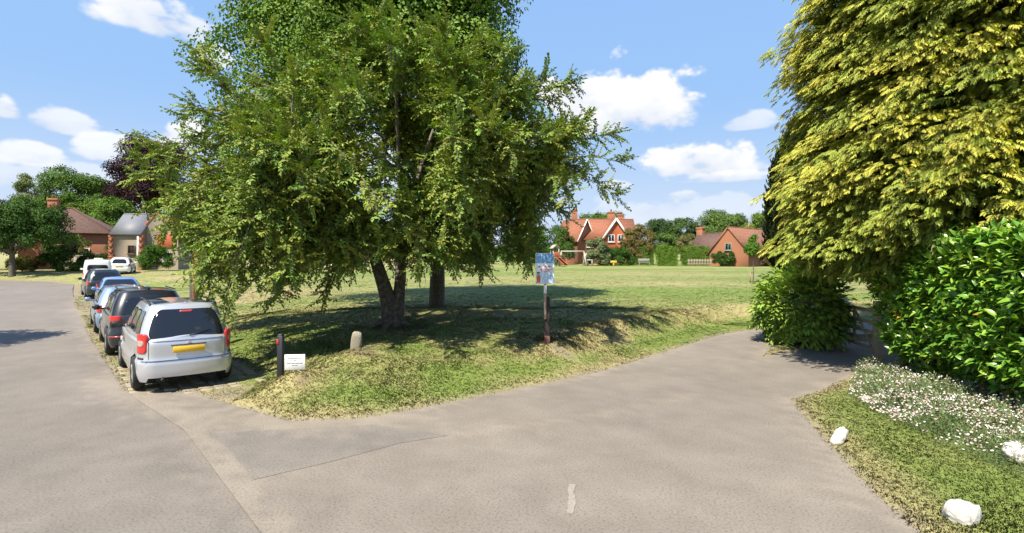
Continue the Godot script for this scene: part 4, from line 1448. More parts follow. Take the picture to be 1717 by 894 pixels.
	t = thing("swing_frame", "pale timber swing frame in the play area across the green", "swing", base)
	part("top_beam", rod(Vector3(-0.9, 1.95, 0), Vector3(2.2, 1.95, 0), 0.09), M.pale_wood, t)
	for x in [-0.85, 2.15]:
		for z in [-0.7, 0.7]: part("leg", rod(Vector3(x + 0.25 * signf(x), 0, z), Vector3(x, 1.95, 0), 0.075), M.pale_wood, t)
	for x in [0.2, 1.2]:
		var sw := Node3D.new(); sw.name = "swing_seat"; t.add_child(sw, true)
		part("seat", box_mesh(Vector3(0.22, 0.02, 0.08), 0.005), M.black, sw, Vector3(x, 0.45, 0))
		for e in [-0.2, 0.2]: part("chain", rod(Vector3(x + e, 0.45, 0), Vector3(x + e, 1.9, 0), 0.012, 4), M.grey_metal, sw)
	t = thing("playground_slide", "orange-red playground slide and tower beside the swing frame", "slide", at(5.6, 67.0), 0.35)
	for x in [-0.4, 0.4]:
		for z in [-0.4, 0.4]: part("tower_post", rod(Vector3(x, 0, z), Vector3(x, 2.4, z), 0.06), M.pale_wood, t)
	part("platform", box_mesh(Vector3(0.5, 0.04, 0.5), 0.01), M.pale_wood, t, Vector3(0, 1.1, 0))
	part("side_panel", box_mesh(Vector3(0.38, 0.35, 0.03), 0.01), M.play_red, t, Vector3(0, 1.5, 0.44))
	var rf := begin()
	slab(rf, Vector3(-0.6, 2.3, 0.6), Vector3(0, 2.8, 0.6), Vector3(0, 2.8, -0.6), Vector3(-0.6, 2.3, -0.6), 0.04)
	slab(rf, Vector3(0, 2.8, 0.6), Vector3(0.6, 2.3, 0.6), Vector3(0.6, 2.3, -0.6), Vector3(0, 2.8, -0.6), 0.04)
	part("tower_roof", finish(rf), M.pale_wood, t)
	var ch := begin()
	var cpts := curve(Vector3(0.2, 1.12, 0.5), Vector3(0.35, 0.6, 1.3), Vector3(0.5, 0.12, 2.3), 6)
	for k in 6:
		var sx := Vector3(0.25, 0, 0)
		quad(ch, cpts[k] - sx, cpts[k + 1] - sx, cpts[k + 1] + sx, cpts[k] + sx)
		for e in [-1.0, 1.0]: slab(ch, cpts[k] + sx * e, cpts[k + 1] + sx * e, cpts[k + 1] + sx * e + Vector3(0, 0.16, 0), cpts[k] + sx * e + Vector3(0, 0.16, 0), 0.03)
	part("chute", finish(ch), M.play_red, t)
	t = thing("spring_rocker", "small yellow spring rocker toy in front of the dark hedge", "play equipment", at(13.5, 68.0))
	part("seat_panel", box_mesh(Vector3(0.42, 0.16, 0.12), 0.05), M.play_yellow, t, Vector3(0, 0.55, 0))
	part("spring", rod(Vector3(0, 0, 0), Vector3(0, 0.42, 0), 0.1), M.play_yellow, t)
	part("handle", rod(Vector3(0.18, 0.6, -0.2), Vector3(0.18, 0.85, 0.2), 0.03), M.play_yellow, t)
	t = thing("park_bench", "grey wooden bench in the shade under the brown-leaved shrub", "bench", at(17.8, 69.0), -0.1)
	part("seat", box_mesh(Vector3(0.75, 0.03, 0.2), 0.01), M.grey_wood, t, Vector3(0, 0.45, 0))
	part("backrest", box_mesh(Vector3(0.75, 0.2, 0.025), 0.01), M.grey_wood, t, Vector3(0, 0.78, -0.2))
	for x in [-0.65, 0.65]:
		for z in [-0.2, 0.18]: part("leg", box_mesh(Vector3(0.04, 0.23, 0.04), 0.005), M.grey_wood, t, Vector3(x, 0.22, z))
	t = thing("timber_climbing_frame", "white-grey timber climbing frame at the right foot of the swings", "play equipment", at(9.95, 68.6))
	for e in [[-0.5, 0.0, 0.0, 1.7], [0.35, 0.0, -0.1, 1.0], [0.8, 0.0, 0.75, 0.8], [-0.1, 0.0, -0.35, 1.2]]:
		part("strut", rod(Vector3(e[0], e[1], 0), Vector3(e[2], e[3], 0.1), 0.085), M.pale_wood, t)
	part("rail", rod(Vector3(-0.2, 0.78, 0.1), Vector3(0.85, 0.78, 0.1), 0.09), M.pale_wood, t)

	# young tree with its stake
	var b := at(15.3, 32.5)
	t = leafy_tree("young_tree", "slim young tree tied to a stake on the open green", "tree", b, [[Vector3(0, 2.05, 0), Vector3(0.5, 0.55, 0.5)], [Vector3(0.05, 2.65, 0), Vector3(0.3, 0.5, 0.3)]], 12, 26, 0.32, Color(0.1, 0.21, 0.03), M.cluster, M.leaf, {"trunk_h": 1.7, "trunk_r": 0.03, "clump": 0.5})
	part("stake", rod(Vector3(-0.2, 0, 0.05), Vector3(-0.2, 0.75, 0.05), 0.035), M.stake_wood, t)
	part("tie", rod(Vector3(-0.2, 0.65, 0.05), Vector3(0, 0.66, 0), 0.015), M.black, t)
	# low white rail fence before the cottage
	t = thing("picket_fence", "short pale picket fence below the brick gable", "fence", at(24.2, 66.0), 0.0)
	for k in 9: part("picket", box_mesh(Vector3(0.08, 0.42, 0.02), 0.01), M.stake_wood, t, Vector3(-1.4 + k * 0.35, 0.55, 0.03))
	for y in [0.35, 0.8]: part("rail", box_mesh(Vector3(1.6, 0.04, 0.02), 0.005), M.pale_wood, t, Vector3(0, y, 0))

# ---------------------------------------------------------------- ground and ways
func straw_at(x: float, d: float) -> float:
	var a := nz.get_noise_2d(x * 9.0 + 50.0, d * 9.0) * 0.9 + nz2.get_noise_2d(x * 34.0, d * 34.0) * 0.7
	var sr := sample(sd_road, x, d)
	var s := 0.22 + a
	s += 0.55 * (1.0 - smoothstep(0.05, 0.6, sr))
	if green_at(x, d):
		var sf := sample(sd_flat, x, d)
		if x > 0.5: s += 0.75 * (1.0 - smoothstep(2.0, 2.8, sf)) * smoothstep(0.85, 1.3, sf) - 0.25 * (1.0 - smoothstep(0.7, 1.1, sf)) * smoothstep(0.2, 0.5, sf)
		if sf < 0.0: s += 0.45
		s += 0.7 * exp(-(pow(x + 4.1, 2) + pow(d - 9.4, 2)) / 0.5) + 0.7 * exp(-(pow(x + 3.3, 2) + pow(d - 11.0, 2)) / 0.6)
		# mown stripes and dry streaks on the open green
		if d > 16.0 and (x < 0.0 or sf > 2.4): s = 0.3 + 0.9 * nz.get_noise_2d(x * 2.2, d * 11.0) + 0.35 * nz2.get_noise_2d(x * 16.0, d * 30.0)
		if x < -10.0 and d > 22.0 and sf < 9.0: s += 0.45 * smoothstep(1.5, 3.5, sf) * (1.0 - smoothstep(6.0, 9.0, sf))
	else:
		if x > 3.0 and d < 10.0: s = lerpf(0.85, 0.02, smoothstep(0.2, 0.75, sr + a * 0.45)) + a * 0.3
	return clampf(s, 0.0, 1.0)

func turf_color(x: float, d: float) -> Color:
	return Color(0.205, 0.275, 0.052).lerp(Color(0.41, 0.355, 0.16), straw_at(x, d))

func ground():
	var xs := PackedFloat32Array(); var ds := PackedFloat32Array()
	var v := -13.0
	while v < 14.5: xs.append(v); v += 0.2
	var stepx := 0.22
	var right := PackedFloat32Array(); var left := PackedFloat32Array()
	v = 14.5
	while v < 3000.0: right.append(v); stepx *= 1.07; v += stepx
	right.append(3000.0)
	stepx = 0.22; v = -13.2
	while v > -3000.0: left.append(v); stepx = minf(stepx * 1.07, 1.2 if v > -60.0 else 1e9); v -= stepx
	left.append(-3000.0)
	left.reverse()
	var all := left; all.append_array(xs); all.append_array(right)
	xs = all
	v = -400.0
	ds.append(-2000.0)
	for q in [-400.0, -150.0, -60.0, -25.0, -12.0, -6.0, -3.0, -1.0, 0.5, 1.5, 2.5, 3.2]: ds.append(q)
	v = 3.6
	while v < 22.0: ds.append(v); v += 0.2
	stepx = 0.22
	while v < 3000.0: ds.append(v); stepx = minf(stepx * 1.06, 0.9 if v < 60.0 else 1e9); v += stepx
	ds.append(3500.0)
	var nx := xs.size(); var nd := ds.size()
	var pos := PackedVector3Array(); var col := PackedColorArray(); var idx := PackedInt32Array(); var nor := PackedVector3Array()
	for j in nd:
		for i in nx:
			pos.append(Vector3(xs[i], ground_y(xs[i], ds[j]), -ds[j]))
			var c := turf_color(xs[i], ds[j])
			var sr := sample(sd_road, xs[i], ds[j])
			# bare pale earth where wheels and feet have worn the edge
			var sf := sample(sd_flat, xs[i], ds[j])
			var bare := 1.0 - smoothstep(-0.05, 0.14 + 0.22 * nz.get_noise_2d(xs[i] * 30.0, ds[j] * 30.0), sr)
			if sf < 0.1 and sr > 0.0: bare = maxf(bare, 0.55 + 1.2 * nz2.get_noise_2d(xs[i] * 30.0, ds[j] * 30.0))
			if xs[i] > 0.9 and xs[i] < 1.6 and absf(ds[j] - 12.6 + (xs[i] - 1.0) * 0.6) < 0.35: bare = maxf(bare, 0.7)
			if absf(xs[i] + 3.3) < 2.0 and absf(ds[j] - 14.8) < 1.3: bare = maxf(bare, 0.3 + 1.5 * nz2.get_noise_2d(xs[i] * 25.0, ds[j] * 25.0))
			var dug := exp(-(pow(xs[i] + 2.95, 2) * 1.2 + pow(ds[j] - 11.0, 2) * 3.0) / 0.16) + 0.8 * exp(-(pow(xs[i] + 3.9, 2) + pow(ds[j] - 9.3, 2) * 3.0) / 0.12)
			if dug + 0.8 * nz2.get_noise_2d(xs[i] * 60.0, ds[j] * 60.0) > 0.55: c = c.lerp(Color(0.16, 0.11, 0.07), 0.75)
			c = c.lerp(Color(0.3, 0.25, 0.165), clampf(bare, 0.0, 1.0))
			col.append(c)
	nor.resize(pos.size())
	for j in nd:
		for i in nx:
			var a := pos[j * nx + maxi(i - 1, 0)]; var b := pos[j * nx + mini(i + 1, nx - 1)]
			var c := pos[maxi(j - 1, 0) * nx + i]; var d := pos[mini(j + 1, nd - 1) * nx + i]
			nor[j * nx + i] = (b - a).cross(d - c).normalized()
			if i < nx - 1 and j < nd - 1:
				var k := j * nx + i
				idx.append_array(PackedInt32Array([k, k + nx, k + 1, k + 1, k + nx, k + nx + 1]))
	var arr := []
	arr.resize(Mesh.ARRAY_MAX)
	arr[Mesh.ARRAY_VERTEX] = pos; arr[Mesh.ARRAY_NORMAL] = nor; arr[Mesh.ARRAY_COLOR] = col; arr[Mesh.ARRAY_INDEX] = idx
	var m := ArrayMesh.new()
	m.add_surface_from_arrays(Mesh.PRIMITIVE_TRIANGLES, arr)
	structure("ground", m, M.ground)

func jagged(line: PackedVector2Array, w: float, seed_: int) -> PackedVector2Array:
	var a := PackedVector2Array(); var b := PackedVector2Array()
	var n := FastNoiseLite.new(); n.seed = seed_; n.frequency = 0.9; n.fractal_octaves = 5; n.fractal_gain = 0.65
	var s := 0.0
	for k in line.size() - 1:
		var m := int(line[k].distance_to(line[k + 1]) / 0.03)
		var d := (line[k + 1] - line[k]).normalized()
		var side := Vector2(-d.y, d.x)
		for q in m:
			var p := line[k].lerp(line[k + 1], float(q) / m)
			s += 0.03
			p += side * n.get_noise_1d(s * 0.7 + 60.0) * w * 0.7
			a.append(p + side * w * maxf(0.06, 0.5 + 1.1 * n.get_noise_1d(s * 1.6)))
			b.append(p - side * w * maxf(0.06, 0.5 + 1.1 * n.get_noise_1d(s * 1.6 + 500.0)))
	b.reverse()
	a.append_array(b)
	return a

func ways():
	# the junction in small cells that carry sand and wear, the rest of the street in large ones
	var near_box := PackedVector2Array([Vector2(-16, -15), Vector2(16, -15), Vector2(16, 19.2), Vector2(-16, 19.2)])
	for q in Geometry2D.intersect_polygons(street_poly, near_box):
		structure("street", sheet(q, 0.15, 0.0, [], true), M.tarmac_street)
	for q in Geometry2D.clip_polygons(street_poly, near_box):
		structure("street", sheet(q, 0.8, 0.0, [], true), M.tarmac_street)
	structure("lane", sheet(alley_poly, 0.15, 0.004, [street_poly], true), M.tarmac_lane)
	structure("driveway", sheet(drive_poly, 0.4, 0.004, [alley_poly], true), M.tarmac_lane)
	structure("tarmac_patch", sheet(PackedVector2Array([Vector2(-3.75, 6.75), Vector2(-4.35, 7.35), Vector2(-2.1, 7.75), Vector2(-0.9, 7.25), Vector2(-1.5, 6.95), Vector2(-2.25, 6.25), Vector2(-2.9, 5.75)]), 0.15, 0.008, [], true), M.tarmac_patch)
	structure("worn_marking", sheet(jagged(PackedVector2Array([Vector2(0.56, 4.95), Vector2(0.68, 5.65)]), 0.06, 6), 2.0, 0.010), M.worn_paint)
	# paving blocks of the parking bay, sunk in the dry grass
	var bay := Node3D.new()
	bay.name = "parking_bay"
	add_child(bay)
	bay.set_meta("kind", "structure")
	rng.seed = 61
	var fw := Vector2(-0.66, 0.75).normalized(); var rt := Vector2(fw.y, -fw.x)
	var blocks := []
	for k in 3: blocks.append(box_mesh(Vector3(0.098 + 0.006 * k, 0.03, 0.094 - 0.005 * k), 0.012))
	for j in 15:
		for i in 9:
			var p := Vector2(-6.85, 9.25) + rt * (i * 0.26 + 0.1) + fw * (j * 0.26 - 0.15)
			if rng.randf() < 0.16 or sample(sd_road, p.x, p.y) < -0.12: continue
			var b := part("paver", blocks[rng.randi() % 3], [M.concrete, M.concrete_warm][rng.randi() % 2], bay, Vector3(p.x, maxf(ground_y(p.x, p.y), road_y(p.y)) - 0.022 + rng.randf_range(-0.006, 0.006), -p.y))
			b.rotation = Vector3(rng.randf_range(-0.03, 0.03), atan2(-fw.x, fw.y) + rng.randf_range(-0.05, 0.05), rng.randf_range(-0.03, 0.03))

func grass():
	rng.seed = 2024
	var st := begin()
	for k in 12:
		var a := rng.randf() * TAU; var r := rng.randf() * 0.08
		var o := Vector3(cos(a) * r, -0.01, sin(a) * r)
		var lean := rdir() * 0.022; lean.y = 0
		var w := Vector3(cos(a + 1.3), 0, sin(a + 1.3)) * 0.005
		var h := rng.randf_range(0.012, 0.036)
		for q in [o - w, o + lean + Vector3(0, h, 0), o + w]:
			st.set_normal((Vector3.UP * 1.6 + lean * 12.0).normalized())
			st.add_vertex(q)
	var tuft := st.commit()
	var near := PackedFloat32Array(); var far := PackedFloat32Array()
	for k in 230000:
		var d := rng.randf_range(3.6, 19.0)
		var x := rng.randf_range(-1.06, 1.06) * (d + 0.6)
		var sr := sample(sd_road, x, d)
		if sr < -0.12: continue
		var sf := sample(sd_flat, x, d)
		if sr < 0.12 and rng.randf() < 0.6: continue
		if sf < 0.0 and sr > 0.1 and rng.randf() < 0.72: continue
		if x > 7.0 and d < 13.0: continue
		if x > 0.9 and x < 1.6 and absf(d - 12.6 + (x - 1.0) * 0.6) < 0.35 and rng.randf() < 0.75: continue
		if exp(-(pow(x + 2.95, 2) * 1.2 + pow(d - 11.0, 2) * 3.0) / 0.16) + 0.8 * exp(-(pow(x + 3.9, 2) + pow(d - 9.3, 2) * 3.0) / 0.12) > 0.55 and rng.randf() < 0.7: continue
		var rough := 1.0
		if green_at(x, d):
			if x > 0.6 and sf > 0.9 and sf < 2.3: rough = 1.4
			if sf < 2.5 and x < 0.0: rough = 1.05
		rough *= 1.0 + 0.6 * maxf(0.0, nz2.get_noise_2d(x * 22.0, d * 22.0))
		var b := Basis(Vector3.UP, rng.randf() * TAU).scaled(Vector3(1.1, rng.randf_range(0.55, 1.1), 1.1) * rough * 0.85)
		push(near, b, at(x, d), vary(turf_color(x, d), 0.14, 0.08))
	for k in 90000:
		var d := 18.5 + 42.0 * pow(rng.randf(), 1.7)
		var x := rng.randf_range(-1.05, 1.05) * d
		if sample(sd_road, x, d) < 0.05: continue
		if not green_at(x, d) and d > 22.0 and x > -20.0: continue
		var b := Basis(Vector3.UP, rng.randf() * TAU).scaled(Vector3(1.7, rng.randf_range(0.5, 0.9), 1.7))
		push(far, b, at(x, d), vary(turf_color(x, d), 0.16, 0.08))
	var g := scatter(numbered("verge_grass"), tuft, near, M.grass, self)
	tag(g, "rough sunlit grass on the bank and verges beside the lane", "grass", "", "stuff")
	g = scatter(numbered("lawn_grass"), tuft, far, M.grass, self)
	tag(g, "short mown grass of the wide village green", "grass", "", "stuff")

# ---------------------------------------------------------------- planting
func px(x: float, d: float) -> float:
	return (x - 858.0) / 858.0 * d

func planting():
	cherry_tree()
	# tall tree right behind the cherry
	var t := leafy_tree("maple_tree", "tall broadleaf tree standing behind the cherry, its crown above it", "tree", at(-2.85, 19.4), [[Vector3(-2.5, 8.4, 0), Vector3(6.1, 4.4, 4.6)], [Vector3(-2.3, 12.0, 0), Vector3(5.8, 4.4, 4.2)]], 170, 34, 0.8, Color(0.135, 0.215, 0.04), M.cluster_fine, M.leaf, {"trunk_h": 4.6, "trunk_r": 0.26, "clump": 0.3})
	golden_conifer()
	dark_cypress()
	laurel_hedge()
	# bush by the gate, long drooping leaf sprays
	rng.seed = 88
	var b := at(8.62, 15.3)
	t = thing("leafy_bush", "round bush with long drooping leaves beside the wooden gate", "bush", b)
	var buf := PackedFloat32Array()
	for k in 900:
		var d := rdir()
		if d.y < -0.75: continue
		var p := Vector3(0, 1.05, 0) + d * Vector3(1.02, 1.1, 1.1) * rng.randf_range(0.62, 1.0) * (1.0 + 0.15 * nz2.get_noise_3dv(d * 60.0))
		p.y = maxf(p.y, 0.12)
		push(buf, basis_along((d + Vector3(0, -0.15, 0) + rdir() * 0.5).normalized(), Vector3.UP + d * 0.5, rng.randf_range(0.75, 1.2)), p, vary(Color(0.22, 0.34, 0.055), 0.25, 0.12))
	scatter("foliage", spray_mesh(0.42, 12, 0.18, 0.07, 0.45, 64, M.leaf, M.twig), buf, null, t)
	var stb := begin()
	for k in 14:
		var a := rng.randf() * TAU
		add_tube(stb, curve(Vector3(cos(a) * 0.2, -0.1, sin(a) * 0.2), Vector3(cos(a) * 0.3, 1.0, sin(a) * 0.3), Vector3(cos(a) * 0.9, 1.6, sin(a) * 0.9), 4), taper(0.03, 0.01, 4), 5, false)
	part("stems", finish(stb, true), M.bark, t)
	flower_border()
	# tree out of frame on the left that shades the street
	leafy_tree("roadside_tree", "leafy roadside tree left of the street that shades the tarmac", "tree", at(-19.6, 12.6), [[Vector3(0.4, 4.6, 0), Vector3(2.6, 2.4, 2.4)]], 30, 34, 0.7, Color(0.07, 0.13, 0.025), M.cluster, M.leaf, {"trunk_h": 2.6, "trunk_r": 0.2})

	# far trees and shrubs: name, label, category, picture x, depth, centre height above eye, radii, clumps, per clump, leaf size, colour, trunk
	var rows := [
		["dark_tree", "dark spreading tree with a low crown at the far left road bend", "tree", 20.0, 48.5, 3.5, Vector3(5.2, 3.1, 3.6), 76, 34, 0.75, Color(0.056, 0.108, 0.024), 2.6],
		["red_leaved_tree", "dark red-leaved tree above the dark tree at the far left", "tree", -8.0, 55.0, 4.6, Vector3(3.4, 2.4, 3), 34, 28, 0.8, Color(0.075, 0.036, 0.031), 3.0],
		["poplar_tree", "pale feathery poplar on the skyline at the far left", "tree", 42.0, 112.0, 14.5, Vector3(2.6, 5.6, 2.6), 30, 26, 1.2, Color(0.163, 0.204, 0.077), 9.0],
		["round_tree", "large round green tree on the skyline left of the copper beech", "tree", 128.0, 88.0, 11.6, Vector3(6.4, 6.2, 5), 80, 34, 1.1, Color(0.088, 0.156, 0.031), 7.0],
		["copper_beech", "dark purple copper beech behind the left side of the cherry", "tree", 252.0, 78.0, 12.6, Vector3(6.4, 7.6, 6), 90, 36, 1.1, Color(0.040, 0.019, 0.024), 5.0],
		["garden_tree", "bright green tree between the hipped cottage and the flint barn", "tree", 194.0, 68.0, 5.2, Vector3(3.4, 4.2, 3), 52, 34, 0.85, Color(0.112, 0.192, 0.033), 2.5],
		["garden_tree", "rounded yellow-green tree just behind the hipped cottage roof", "tree", 138.0, 76.0, 6.2, Vector3(4.4, 3.4, 3.5), 46, 32, 0.95, Color(0.125, 0.198, 0.033), 3.0],
		["barn_bush", "round dark green bush against the flint barn wall", "bush", 258.0, 52.0, 0.75, Vector3(1.9, 1.5, 1.4), 24, 34, 0.5, Color(0.075, 0.150, 0.022), 0.0],
		["garden_shrub", "dark shrub in the cottage garden, left of the pale garden wall", "bush", 92.0, 51.0, 0.8, Vector3(1.6, 1.5, 1.3), 18, 32, 0.5, Color(0.056, 0.102, 0.022), 0.0],
		["garden_shrub", "yellow-green flowering shrub at the road bend beside the dark tree trunk", "bush", 34.0, 52.0, 0.1, Vector3(1.5, 0.9, 1.1), 14, 30, 0.45, Color(0.200, 0.204, 0.044), 0.0],
		["garden_shrub", "low reddish shrub under the dark tree", "bush", 58.0, 53.0, 0.35, Vector3(1.3, 0.9, 1.1), 14, 30, 0.45, Color(0.150, 0.090, 0.033), 0.0],
		["garden_shrub", "light green bank of plants below the garden wall", "bush", 120.0, 52.5, -0.1, Vector3(2.2, 0.75, 1.0), 18, 30, 0.45, Color(0.163, 0.228, 0.044), 0.0],
		["garden_shrub", "dark shrub against the pale garden wall beside the white van", "bush", 150.0, 53.0, 0.3, Vector3(1.3, 1.1, 1.0), 14, 32, 0.5, Color(0.06, 0.1, 0.025), 0.0],
		["garden_shrub", "tall dark shrub left of the hipped cottage door", "bush", 104.0, 56.0, 1.9, Vector3(1.8, 1.9, 1.2), 20, 32, 0.55, Color(0.06, 0.11, 0.03), 0.0],
		["garden_shrub", "purple-leaved shrub against the hipped cottage wall", "bush", 116.0, 56.3, 1.4, Vector3(0.9, 1.7, 0.8), 14, 32, 0.5, Color(0.08, 0.035, 0.04), 0.0],
		["garden_shrub", "shaded shrub behind the brick wall, left of the flint barn", "bush", 186.0, 60.0, 1.2, Vector3(2.0, 1.6, 1.2), 18, 32, 0.6, Color(0.05, 0.095, 0.025), 0.0],
		["climbing_shrub", "pale climbing shrub on the front wall of the hipped cottage", "bush", 128.0, 57.2, 1.9, Vector3(1.7, 1.6, 0.8), 18, 28, 0.5, Color(0.163, 0.180, 0.055), 0.0],
		["far_hedge_tree", "leafy tree across the green just right of the stone house", "tree", 330.0, 82.0, 4.2, Vector3(5.5, 4.6, 4), 50, 28, 1.1, Color(0.075, 0.138, 0.028), 2.0],
		["far_hedge_tree", "leafy tree across the green, left of the low white cottage", "tree", 440.0, 84.0, 3.6, Vector3(6, 4.2, 4), 50, 28, 1.1, Color(0.062, 0.120, 0.024), 2.0],
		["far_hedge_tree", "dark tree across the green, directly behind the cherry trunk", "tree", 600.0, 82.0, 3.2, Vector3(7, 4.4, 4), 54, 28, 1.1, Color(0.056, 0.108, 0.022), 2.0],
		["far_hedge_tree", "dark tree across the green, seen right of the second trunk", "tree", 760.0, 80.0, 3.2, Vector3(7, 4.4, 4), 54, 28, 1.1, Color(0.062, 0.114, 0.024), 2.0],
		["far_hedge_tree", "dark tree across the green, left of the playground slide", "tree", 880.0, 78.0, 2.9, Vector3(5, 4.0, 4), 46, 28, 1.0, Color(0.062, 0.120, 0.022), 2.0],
		["holly_tree", "dark bushy tree between the cherry and the tile-hung house", "tree", 940.0, 76.0, 2.6, Vector3(2.7, 3.6, 2.6), 40, 32, 0.75, Color(0.069, 0.126, 0.024), 1.2],
		["skyline_tree", "green tree rising behind the chimneys of the tile-hung house", "tree", 1010.0, 108.0, 7.0, Vector3(6.0, 5.4, 5), 50, 30, 1.3, Color(0.094, 0.162, 0.033), 4.0],
		["willow_shrub", "grey-green shrub beside the swing frame", "bush", 1000.0, 70.0, 1.7, Vector3(1.9, 2.4, 1.6), 30, 34, 0.6, Color(0.163, 0.198, 0.094), 0.6],
		["ivy_hedge", "dark ivy-green shrub below the white-edged gable", "bush", 1037.0, 70.5, 1.0, Vector3(2.5, 2.3, 1.6), 36, 36, 0.6, Color(0.056, 0.120, 0.022), 0.0],
		["brown_shrub", "tall brownish flowering shrub right of the white-edged gable", "bush", 1068.0, 73.0, 3.1, Vector3(2.7, 3.2, 2), 42, 34, 0.65, Color(0.175, 0.144, 0.050), 1.0],
		["skyline_tree", "distant dark tree on the skyline between the two houses", "tree", 1106.0, 175.0, 12.0, Vector3(5.5, 4.6, 5), 34, 26, 1.8, Color(0.050, 0.090, 0.033), 7.0],
		["skyline_tree", "small dark oak on the skyline left of the big round oak", "tree", 1143.0, 118.0, 7.0, Vector3(4.0, 4.4, 4), 40, 28, 1.3, Color(0.069, 0.120, 0.031), 4.0],
		["big_oak", "big round oak behind the brick cottage", "tree", 1205.0, 118.0, 7.8, Vector3(7.2, 5.6, 6), 80, 32, 1.3, Color(0.106, 0.168, 0.039), 4.0],
		["skyline_tree", "bright green tree behind the right end of the brick cottage", "tree", 1286.0, 108.0, 7.6, Vector3(5.0, 4.0, 4), 44, 30, 1.2, Color(0.150, 0.228, 0.033), 4.0],
		["garden_shrub", "loose green shrub right of the brownish shrub", "bush", 1106.0, 76.0, 3.0, Vector3(3.0, 2.2, 1.8), 34, 32, 0.65, Color(0.106, 0.174, 0.039), 1.0],
		["garden_shrub", "buff flowering shrub above the clipped hedges", "bush", 1152.0, 78.0, 2.9, Vector3(3.6, 2.0, 1.8), 34, 32, 0.65, Color(0.188, 0.180, 0.066), 1.0],
		["garden_shrub", "red-leaved shrub left of the brick gable", "bush", 1194.0, 72.0, 1.7, Vector3(1.0, 0.8, 0.9), 14, 30, 0.5, Color(0.175, 0.072, 0.033), 0.6],
		["climbing_shrub", "dark climbing plant along the foot of the brick gable", "bush", 1217.0, 66.6, 0.95, Vector3(2.2, 1.0, 0.6), 26, 34, 0.5, Color(0.062, 0.120, 0.024), 0.0],
		["garden_shrub", "reddish shrub at the right end of the brick cottage", "bush", 1288.0, 67.0, 0.9, Vector3(1.6, 1.1, 0.9), 18, 30, 0.5, Color(0.150, 0.102, 0.039), 0.0],
	]
	for r in rows:
		var x := px(r[3], r[4])
		var base := at(x, r[4])
		var cy: float = 2.4 + r[5] - base.y
		var th: float = r[11]
		var tr := 0.0 if th < 1.5 else 0.09 * th
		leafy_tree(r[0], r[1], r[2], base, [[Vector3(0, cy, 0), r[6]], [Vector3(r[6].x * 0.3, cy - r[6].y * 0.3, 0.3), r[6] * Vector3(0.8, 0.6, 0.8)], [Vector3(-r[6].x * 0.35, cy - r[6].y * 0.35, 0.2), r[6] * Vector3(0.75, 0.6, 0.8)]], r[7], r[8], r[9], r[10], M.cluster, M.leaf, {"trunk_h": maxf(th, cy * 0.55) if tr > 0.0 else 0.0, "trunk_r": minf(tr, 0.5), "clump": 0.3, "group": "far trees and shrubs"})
	# clipped hedges across the green
	for e in [[1116.0, 69.0, 1.2, "bright clipped hedge with a rounded top, left of two"], [1166.0, 70.2, 1.8, "bright clipped hedge, the wider one nearer the brick cottage"], [1078.0, 72.5, 1.2, "clipped hedge behind the grey bench, in the shade of the brownish shrub"]]:
		rng.seed = int(e[0])
		var hb := PackedFloat32Array()
		var hw: float = e[2]
		for k in 900:
			var u := rng.randf_range(-1, 1); var v := rng.randf()
			var p: Vector3; var out: Vector3
			if rng.randf() < 0.3: p = Vector3(u * hw, 2.55 - 0.4 * pow(absf(u), 3.0), rng.randf_range(-0.8, 0.8)); out = Vector3.UP
			elif rng.randf() < 0.3: p = Vector3(signf(u) * hw, v * 2.5, rng.randf_range(-0.8, 0.8)); out = Vector3(signf(u), 0.2, 0)
			else: p = Vector3(u * hw, v * (2.55 - 0.4 * pow(absf(u), 3.0)), 0.8 + 0.06 * nz.get_noise_2d(u * 90.0, v * 60.0)); out = Vector3(0, 0.3, 1)
			push(hb, basis_along((out + rdir() * 0.45).normalized(), rdir(), rng.randf_range(0.35, 0.55)), p, vary(Color(0.13, 0.22, 0.03), 0.2))
		var h := thing("clipped_hedge", e[3], "hedge", at(px(e[0], e[1]), e[1]), 0.0, "clipped hedges")
		scatter("foliage", M.cluster, hb, M.leaf, h)
		var core := begin()
		add_box(core, Vector3(0, 1.2, 0), Vector3(hw - 0.2, 1.15, 0.6), 0.1)
		part("branches", finish(core), M.bark, h)
	small_wall("garden_wall", "pale coped garden wall in front of the hipped cottage", Vector2(px(104, 55), 55), Vector2(px(152, 54), 54), 1.5, M.flint, M.concrete_warm)
	small_wall("brick_wall", "low red brick wall left of the flint barn", Vector2(px(182, 53), 53), Vector2(px(213, 53.5), 53.5), 1.35, M.brick, M.brick)

